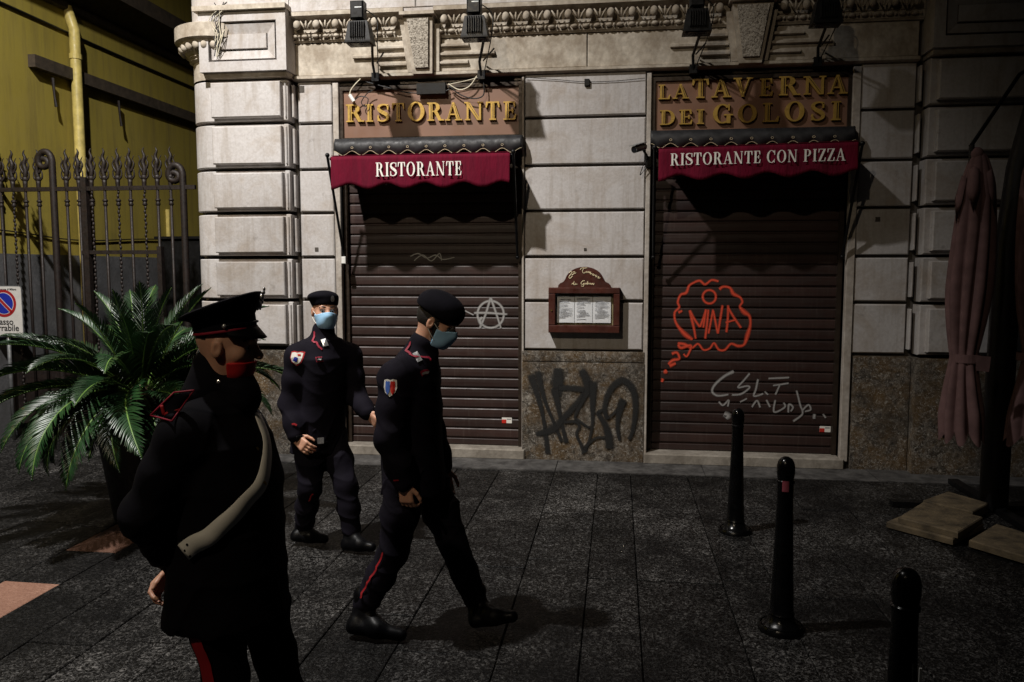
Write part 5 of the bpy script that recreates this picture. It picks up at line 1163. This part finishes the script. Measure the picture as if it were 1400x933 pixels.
ribbon(jb, [W(548,462,-.10), W(556,474,-.12), W(566,488,-.12), W(575,494,-.08), W(582,494,-.05)], .012, .006, 'collar_piping', M['piping'], jo)
patch(jb, W(572,486,-.16), (.35,-1,.25), (-.5,0,1), [(-.014,-.026),(.014,-.026),(.014,.026),(-.014,.026)], .007, 'collar_badge', M['silver'], jo)
p_ = W(535,530,-.25); pt = patch(jb, p_, (-.1,-1,.1), (0,0,1), sh(1.0), .004, 'shield_patch', M['white'], jo); patch(jb, p_+Vector((-.011,0,.0)), (-.1,-1,.1), (0,0,1), [(a*.36-.0,b*.78) for a, b in SHIELD], .007, 'patch_field', M['bluecloth'], pt); patch(jb, p_+Vector((.013,0,.0)), (-.1,-1,.1), (0,0,1), [(a*.36,b*.78) for a, b in SHIELD], .0072, 'patch_field', M['stickerred'], pt)
ribbon(jb, [W(576,512,-.15), W(586,508,-.14), W(593,507,-.12)], .026, .005, 'name_tape', M['piping'], jo); ribbon(jb, [W(578,512,-.15), W(586,509,-.14), W(591,508,-.12)], .010, .008, 'name_strip', M['ink'], jo)
ribbon(jb, [W(536,660,-.3), W(544,661,-.31)], .008, .005, 'cuff_tab', M['redstripe'], jo)
ribbon(tb, [W(514,760,-.22), W(503,785,-.22), W(492,805,-.2), W(484,820,-.2)], .009, .006, 'leg_stripe', M['redstripe'], off)

# ---------------- officer behind, looking towards the street
Y0 = -2.62; W = lambda a, b, d=0.0: P(a, b, Y0+d)
hd = Head(W(444.5,426), (.52,-.84,-.06), (.03,.0,1))
A_ = R(-20)
c0, c1, c2, c3, c4, c5 = W(434,615), W(436,590), W(439,550), W(441,515), W(442,488), W(441,467)
sp = [(c0.x,Y0,c0.z,.150,.185), (c1.x,Y0,c1.z,.150,.185), (c2.x,Y0,c2.z,.145,.180), (c3.x,Y0,c3.z,.150,.195), (c4.x,Y0,c4.z,.135,.195), (c5.x,Y0,c5.z,.085,.12)]
J = dict(spine=sp, neck=W(441,464), shR=W(407,488,-.12), elR=W(396,552,-.14), wrR=W(404,598,-.22), shL=W(478,487,.13), elL=W(488,542,.10), wrL=W(503,566,.0),
 hipR=W(424,585,-.07), knR=W(424,666,-.13), anR=W(415,723,.02), toeR=G(443,737,.035), heelR=G(404,734,.06), hipL=W(450,585,.07), knL=W(473,664,-.06), anL=W(481,730,-.08), toeL=G(508,748,.05), heelL=G(473,746,.045),
 hips=[(c0.x,Y0,W(436,606).z,.14,.17),(c1.x,Y0,c1.z,.145,.175),(c2.x,Y0,c2.z,.13,.165)])
of2, jo, jb, tb = figure('person', 'man in dark uniform and beret beside the cycad, blue mask, face to the street', (W(440,740).x, Y0, 0), J, A_, hd, 1.0, None, dict(cloth=M['uniform'], jacket=M['uniform']), None, 5,
  dict(R=((.62,-.25,-.45),(.35,.2,1),(.2,.9,-.2),.75), L=((.75,-.3,-.6),(.3,-.3,.9),(-.3,.8,-.3),.7)), ((-2.6,-3.15,-.05),(-1.3,-2.15,1.85)))
beret(hd, of2, R(8), True, 1.0); surgical(hd, of2, M['mask'])
head_layer(hd, 'hair', M['hair'], of2, .004, lambda a, b, c: np.maximum(np.maximum(a-.0, -.03-c), .045-abs(b)*.9-(a < -.03)*.1), 0)
ribbon(jb, [W(423,452,-.1), W(428,459,-.15), W(436,466,-.2), W(446,470,-.2)], .012, .006, 'collar_piping', M['piping'], jo)
patch(jb, W(440,464,-.2), (.2,-1,.3), (-.4,0,1), [(-.016,-.026),(.016,-.026),(.016,.026),(-.016,.026)], .008, 'collar_badge', M['silver'], jo)
p_ = W(406.5,490,-.2); n_ = (-.35,-1,.1); pt = patch(jb, p_, n_, (0,0,1), sh(1.15), .004, 'shield_patch', M['redstripe'], jo); pf = patch(jb, p_, n_, (0,0,1), sh(.95), .0055, 'patch_field', M['white'], pt)
patch(jb, p_+Vector((-.004,0,-.004)), n_, (0,0,1), [(-.014,-.012),(.008,-.02),(.016,.006),(-.002,.014)], .0075, 'patch_emblem', M['signblue'], pt); patch(jb, p_+Vector((.014,0,.022)), n_, (0,0,1), [(-.007,-.005),(.007,-.005),(.007,.005),(-.007,.005)], .008, 'patch_emblem', M['stickerred'], pt)
ribbon(jb, [W(432,482,-.3), W(442,480,-.3), W(452,479,-.3)], .034, .005, 'name_tape', M['piping'], jo); ribbon(jb, [W(434,482,-.3), W(442,480.5,-.3), W(451,479.5,-.3)], .018, .009, 'name_strip', M['felt'], jo); ribbon(jb, [W(437,482,-.3), W(443,481,-.3), W(449,480.5,-.3)], .006, .012, 'name_letters', M['silver'], jo)
ribbon(jb, [W(396,581,-.3), W(403,580.5,-.3), W(408,580,-.3)], .010, .005, 'cuff_tab', M['redstripe'], jo)
ribbon(tb, [W(432,690,-.3), W(426,700,-.3), W(421,709,-.3)], .009, .006, 'leg_stripe', M['redstripe'], of2)
ribbon(jb, [W(406,606,-.3), W(430,611,-.3), W(455,609,-.25)], .045, .006, 'belt', M['leather'], jo, th=.004); patch(jb, W(436,609,-.3), (.3,-1,0), (0,0,1), [(-.02,-.02),(.02,-.02),(.02,.02),(-.02,.02)], .014, 'buckle', M['silver'], jo)

# ---------------- officer in front, long coat and peaked cap, hands behind his back
Y0 = -5.10; W = lambda a, b, d=0.0: P(a, b, Y0+d)
hd = Head(W(312,473), (1,.10,-.10), (.10,0,1))
cc = [W(312,850), W(312,800), W(312,720), W(310,650), W(304,600), W(300,562)]
rr_ = [(.200,.215),(.195,.21),(.182,.20),(.178,.205),(.155,.20),(.10,.12)]
ct_ = [(p.x, Y0, p.z, a, b) for p, (a, b) in zip(cc, rr_)]; ct_[0] = (cc[0].x, Y0, .655, .200, .215)
sp = [(p.x, Y0, p.z, a*.85, b*.85) for p, (a, b) in list(zip(cc, rr_))[1:]]
hx = W(312,760).x
J = dict(spine=sp, neck=W(297,548), shR=W(252,598,-.17), elR=W(196,706,-.22), wrR=W(242,766,.0), shL=W(330,590,.17), elL=W(262,706,.22), wrL=W(240,775,.06),
 hipR=Vector((hx-.02,Y0-.09,.86)), knR=Vector((hx+.03,Y0-.10,.46)), anR=Vector((hx-.10,Y0-.10,.11)), toeR=Vector((hx+.06,Y0-.11,.035)), heelR=Vector((hx-.14,Y0-.10,.05)), hipL=Vector((hx+.02,Y0+.09,.86)), knL=Vector((hx+.12,Y0+.09,.46)), anL=Vector((hx+.20,Y0+.09,.10)), toeL=Vector((hx+.36,Y0+.09,.045)), heelL=Vector((hx+.15,Y0+.09,.04)),
 hips=[(hx,Y0,.72,.13,.17),(hx,Y0,.86,.15,.18),(hx,Y0,.98,.13,.165)])
of3, jo, jb, tb = figure('person', 'man in long black coat and peaked cap with white bandolier, nearest the camera', (hx, Y0, 0), J, R(4), hd, 1.06, ct_, dict(cloth=M['coat'], jacket=M['coat']), None, 9,
  dict(R=((-.12,.6,-.25),(.3,-.2,.6),(-.5,.5,.3),.9), L=((-.25,-.35,-.35),(.3,.2,.6),(.5,.4,.3),1.0)), ((-2.15,-5.62,-.05),(-.85,-4.62,1.8)), collar=.035)
head_layer(hd, 'hair', M['hair'], of3, .0015, lambda a, b, c: np.maximum(np.maximum(a-.01, .02-c), np.maximum(c-.2, a+.05+0*b)), 0)
head_layer(hd, 'face_mask', M['redmask'], of3, .012, lambda a, b, c: np.maximum(np.maximum(.022-a, c+.047-(a-.05)*.1), -.12-c), 0)
# scarf-like raised collar in front of the chin
cv = Vol([c-.26 for c in hd.c], [c+.26 for c in hd.c], .006); cv.cone(hd.w(-.055,0,-.075), hd.w(-.06,0,-.17), .060, .085, .03); cv.cone(hd.w(-.03,0,-.125), hd.w(.045,0,-.15), .066, .060, .03); cv.cone(hd.w(.045,0,-.112), hd.w(.055,0,-.18), .042, .066, .04); cv.folds(.004, 3, 30, 14); vobj('raised_collar', cv, M['coat'], of3)
# peaked cap
def capm(h, e):
    T = R(13); f2 = (h.f*math.cos(T)+h.u*math.sin(T)).normalized(); u2 = f2.cross(h.l).normalized()*1; o = h.w(-.014,0,.058)
    if u2.dot(h.u) < 0: u2 = -u2
    Q = lambda a, b, c: o+f2*a+h.l*b+u2*c
    n = 40
    def loft(rings, close):
        mb = MB(); v = []
        for (rf, rs, c, sh_, lift) in rings:
            for i in range(n):
                t = 2*math.pi*i/n; v.append(tuple(Q(rf*math.cos(t)+sh_, rs*math.sin(t), c+lift*math.cos(t))))
        f = []
        for j in range(len(rings)-1):
            for i in range(n): k = (i+1) % n; f.append((j*n+i, j*n+k, (j+1)*n+k, (j+1)*n+i))
        if close: f.append(tuple((len(rings)-1)*n+i for i in range(n)))
        return mb.add(v, f)
    cap_ = loft([(.100,.082,-.012,0,0),(.106,.088,-.008,0,0),(.106,.088,.034,0,0.004),(.112,.094,.042,0,.006),(.128,.118,.060,0,.018),(.140,.132,.073,-.004,.028),(.141,.133,.080,-.004,.030),(.128,.12,.085,-.004,.027),(.07,.065,.086,-.004,.014),(.01,.01,.085,0,0)], True).build('peaked_cap', M['felt'], e, smooth=50)
    loft([(.1075,.0895,-.010,0,0),(.1085,.0905,-.008,0,0),(.1085,.0905,-.004,0,0),(.1075,.0895,-.002,0,0)], False).build('cap_piping', M['piping'], cap_, smooth=True)
    v = []; f = []; m = 24
    for i in range(m+1):
        t = R(-78+156*i/m)
        for j in range(5):
            u = j/4; ext = .050*u*math.cos(t*.85)**.7 if abs(t) < R(90) else 0
            p = Q(.104*math.cos(t)+ext*.62, .0865*math.sin(t)*(1+.04*u), .002-ext*1.0); v.append(tuple(p))
    for i in range(m):
        for j in range(4): k = i*5+j; f.append((k, k+1, k+6, k+5))
    vi = MB().add(v, f).build('visor', M['leather'], cap_, smooth=True); sd = vi.modifiers.new('solid', 'SOLIDIFY'); sd.thickness = .004
    ch = [Q(.109*math.cos(R(a)), .0915*math.sin(R(a)), .010) for a in range(-75,76,10)]; MB().tube(ch, .0045, 6).build('chin_strap', M['leather'], cap_, smooth=True)
    for s_ in (-1,1): MB().ball(Q(.109*math.cos(R(72)), s_*.0925*math.sin(R(72)), .010), .008, 8, 6).build('strap_button', M['silver'], cap_, smooth=True)
    bd = MB()
    for k, (b_, c_, r_) in enumerate(((0,.050,.012),(-.012,.062,.008),(.012,.062,.008),(0,.078,.012),(-.007,.092,.007),(.007,.092,.007),(0,.103,.007),(-.012,.040,.006),(.012,.040,.006))): bd.ball(Q(.122+.45*(c_-.05)+.008, b_, c_+.012), (r_*.6,r_,r_), 8, 6)
    bd.build('cap_badge', M['silver'], cap_, smooth=True)
capm(hd, of3)
# shoulder strap with chevron, bandolier, star
def cast(bvh, a, b):
    d = ray(a, b).normalized(); h = bvh.ray_cast(CAM_LOC, d, 20); return (h[0] if h[0] else W(a, b, -.2)), -d
def board(bvh, q, off, name, mat, parent, n=6):
    v = []; f = []
    for j in range(n+1):
        for i in range(n+1):
            u, t = i/n, j/n; x_ = (q[0][0]*(1-u)+q[1][0]*u)*(1-t)+(q[3][0]*(1-u)+q[2][0]*u)*t; y_ = (q[0][1]*(1-u)+q[1][1]*u)*(1-t)+(q[3][1]*(1-u)+q[2][1]*u)*t
            p, d = cast(bvh, x_, y_); v.append(p+d*off)
    for _ in range(3):
        w_ = list(v)
        for j in range(n+1):
            for i in range(n+1):
                nb = [w_[j2*(n+1)+i2] for i2, j2 in ((i-1,j),(i+1,j),(i,j-1),(i,j+1)) if 0 <= i2 <= n and 0 <= j2 <= n]; v[j*(n+1)+i] = w_[j*(n+1)+i]*.5+sum(nb, Vector())/len(nb)*.5
    for j in range(n):
        for i in range(n): k = j*(n+1)+i; f.append((k, k+1, k+n+2, k+n+1))
    o = MB().add([tuple(p) for p in v], f).build(name, mat, parent, smooth=True); m = o.modifiers.new('solid', 'SOLIDIFY'); m.thickness = .004; m.offset = 0; return o
EP = [(238,537),(265,534),(235,576),(206,568)]
so_ = board(jb, EP, .012, 'shoulder_strap', M['uniform'], jo)
def line_on(pts, r_, off, name, mat):
    q = []
    for (a, b), (c, d) in zip(pts[:-1], pts[1:]):
        for k in range(4): p, e_ = cast(jb, a+(c-a)*k/4, b+(d-b)*k/4); q.append(p+e_*off)
    p, e_ = cast(jb, *pts[-1]); q.append(p+e_*off)
    for _ in range(3): q = [q[0]]+[(q[i-1]+q[i]*2+q[i+1])/4 for i in range(1, len(q)-1)]+[q[-1]]
    MB().tube(q, r_, 6).build(name, mat, so_, smooth=True)
for a, b in ((0,1),(1,2),(2,3),(3,0)): line_on([EP[a], EP[b]], .0032, .017, 'strap_piping', M['piping'])
line_on([(221,554),(224.5,567)], .006, .019, 'chevron', M['redstripe']); line_on([(224.5,567),(245,560)], .006, .0195, 'chevron', M['redstripe'])
bl = ribbon(jb, [W(364,560,.02), W(371,600,-.02), W(372,640,-.08), W(362,676,-.16), W(335,708,-.24), W(300,730,-.28), W(270,745,-.28), W(243,759,-.24)], (.045,.062), .016, 'bandolier', M['strap'], jo, 10, .004, 14)
for a, b in ((371,610),(366,660)): ribbon(jb, [W(a-7,b-1,-.1), W(a+7,b+1,-.1)], .008, .018, 'bandolier_keeper', M['brass'], bl)
for a, b in ((248,753),(252,765),(243,758)):
    h_ = jb.find_nearest(W(a, b, -.25)); MB().ball(h_[0]+h_[1]*.016, .005, 8, 6).build('rivet', M['leather'], bl)
for a, b in ((298,515),(260,519)):
    h_ = jb.find_nearest(W(a, b, -.1)); MB().ball(h_[0]+h_[1]*.006, (.010,.005,.008), 8, 6).build('collar_star', M['silver'], jo)
ribbon(tb, [Vector((hx-.06,Y0-.3,.72)), Vector((hx-.045,Y0-.3,.62)), Vector((hx-.02,Y0-.3,.5)), Vector((hx-.03,Y0-.3,.35)), Vector((hx-.07,Y0-.3,.2))], .045, .007, 'leg_stripe', M['redstripe'], of3)
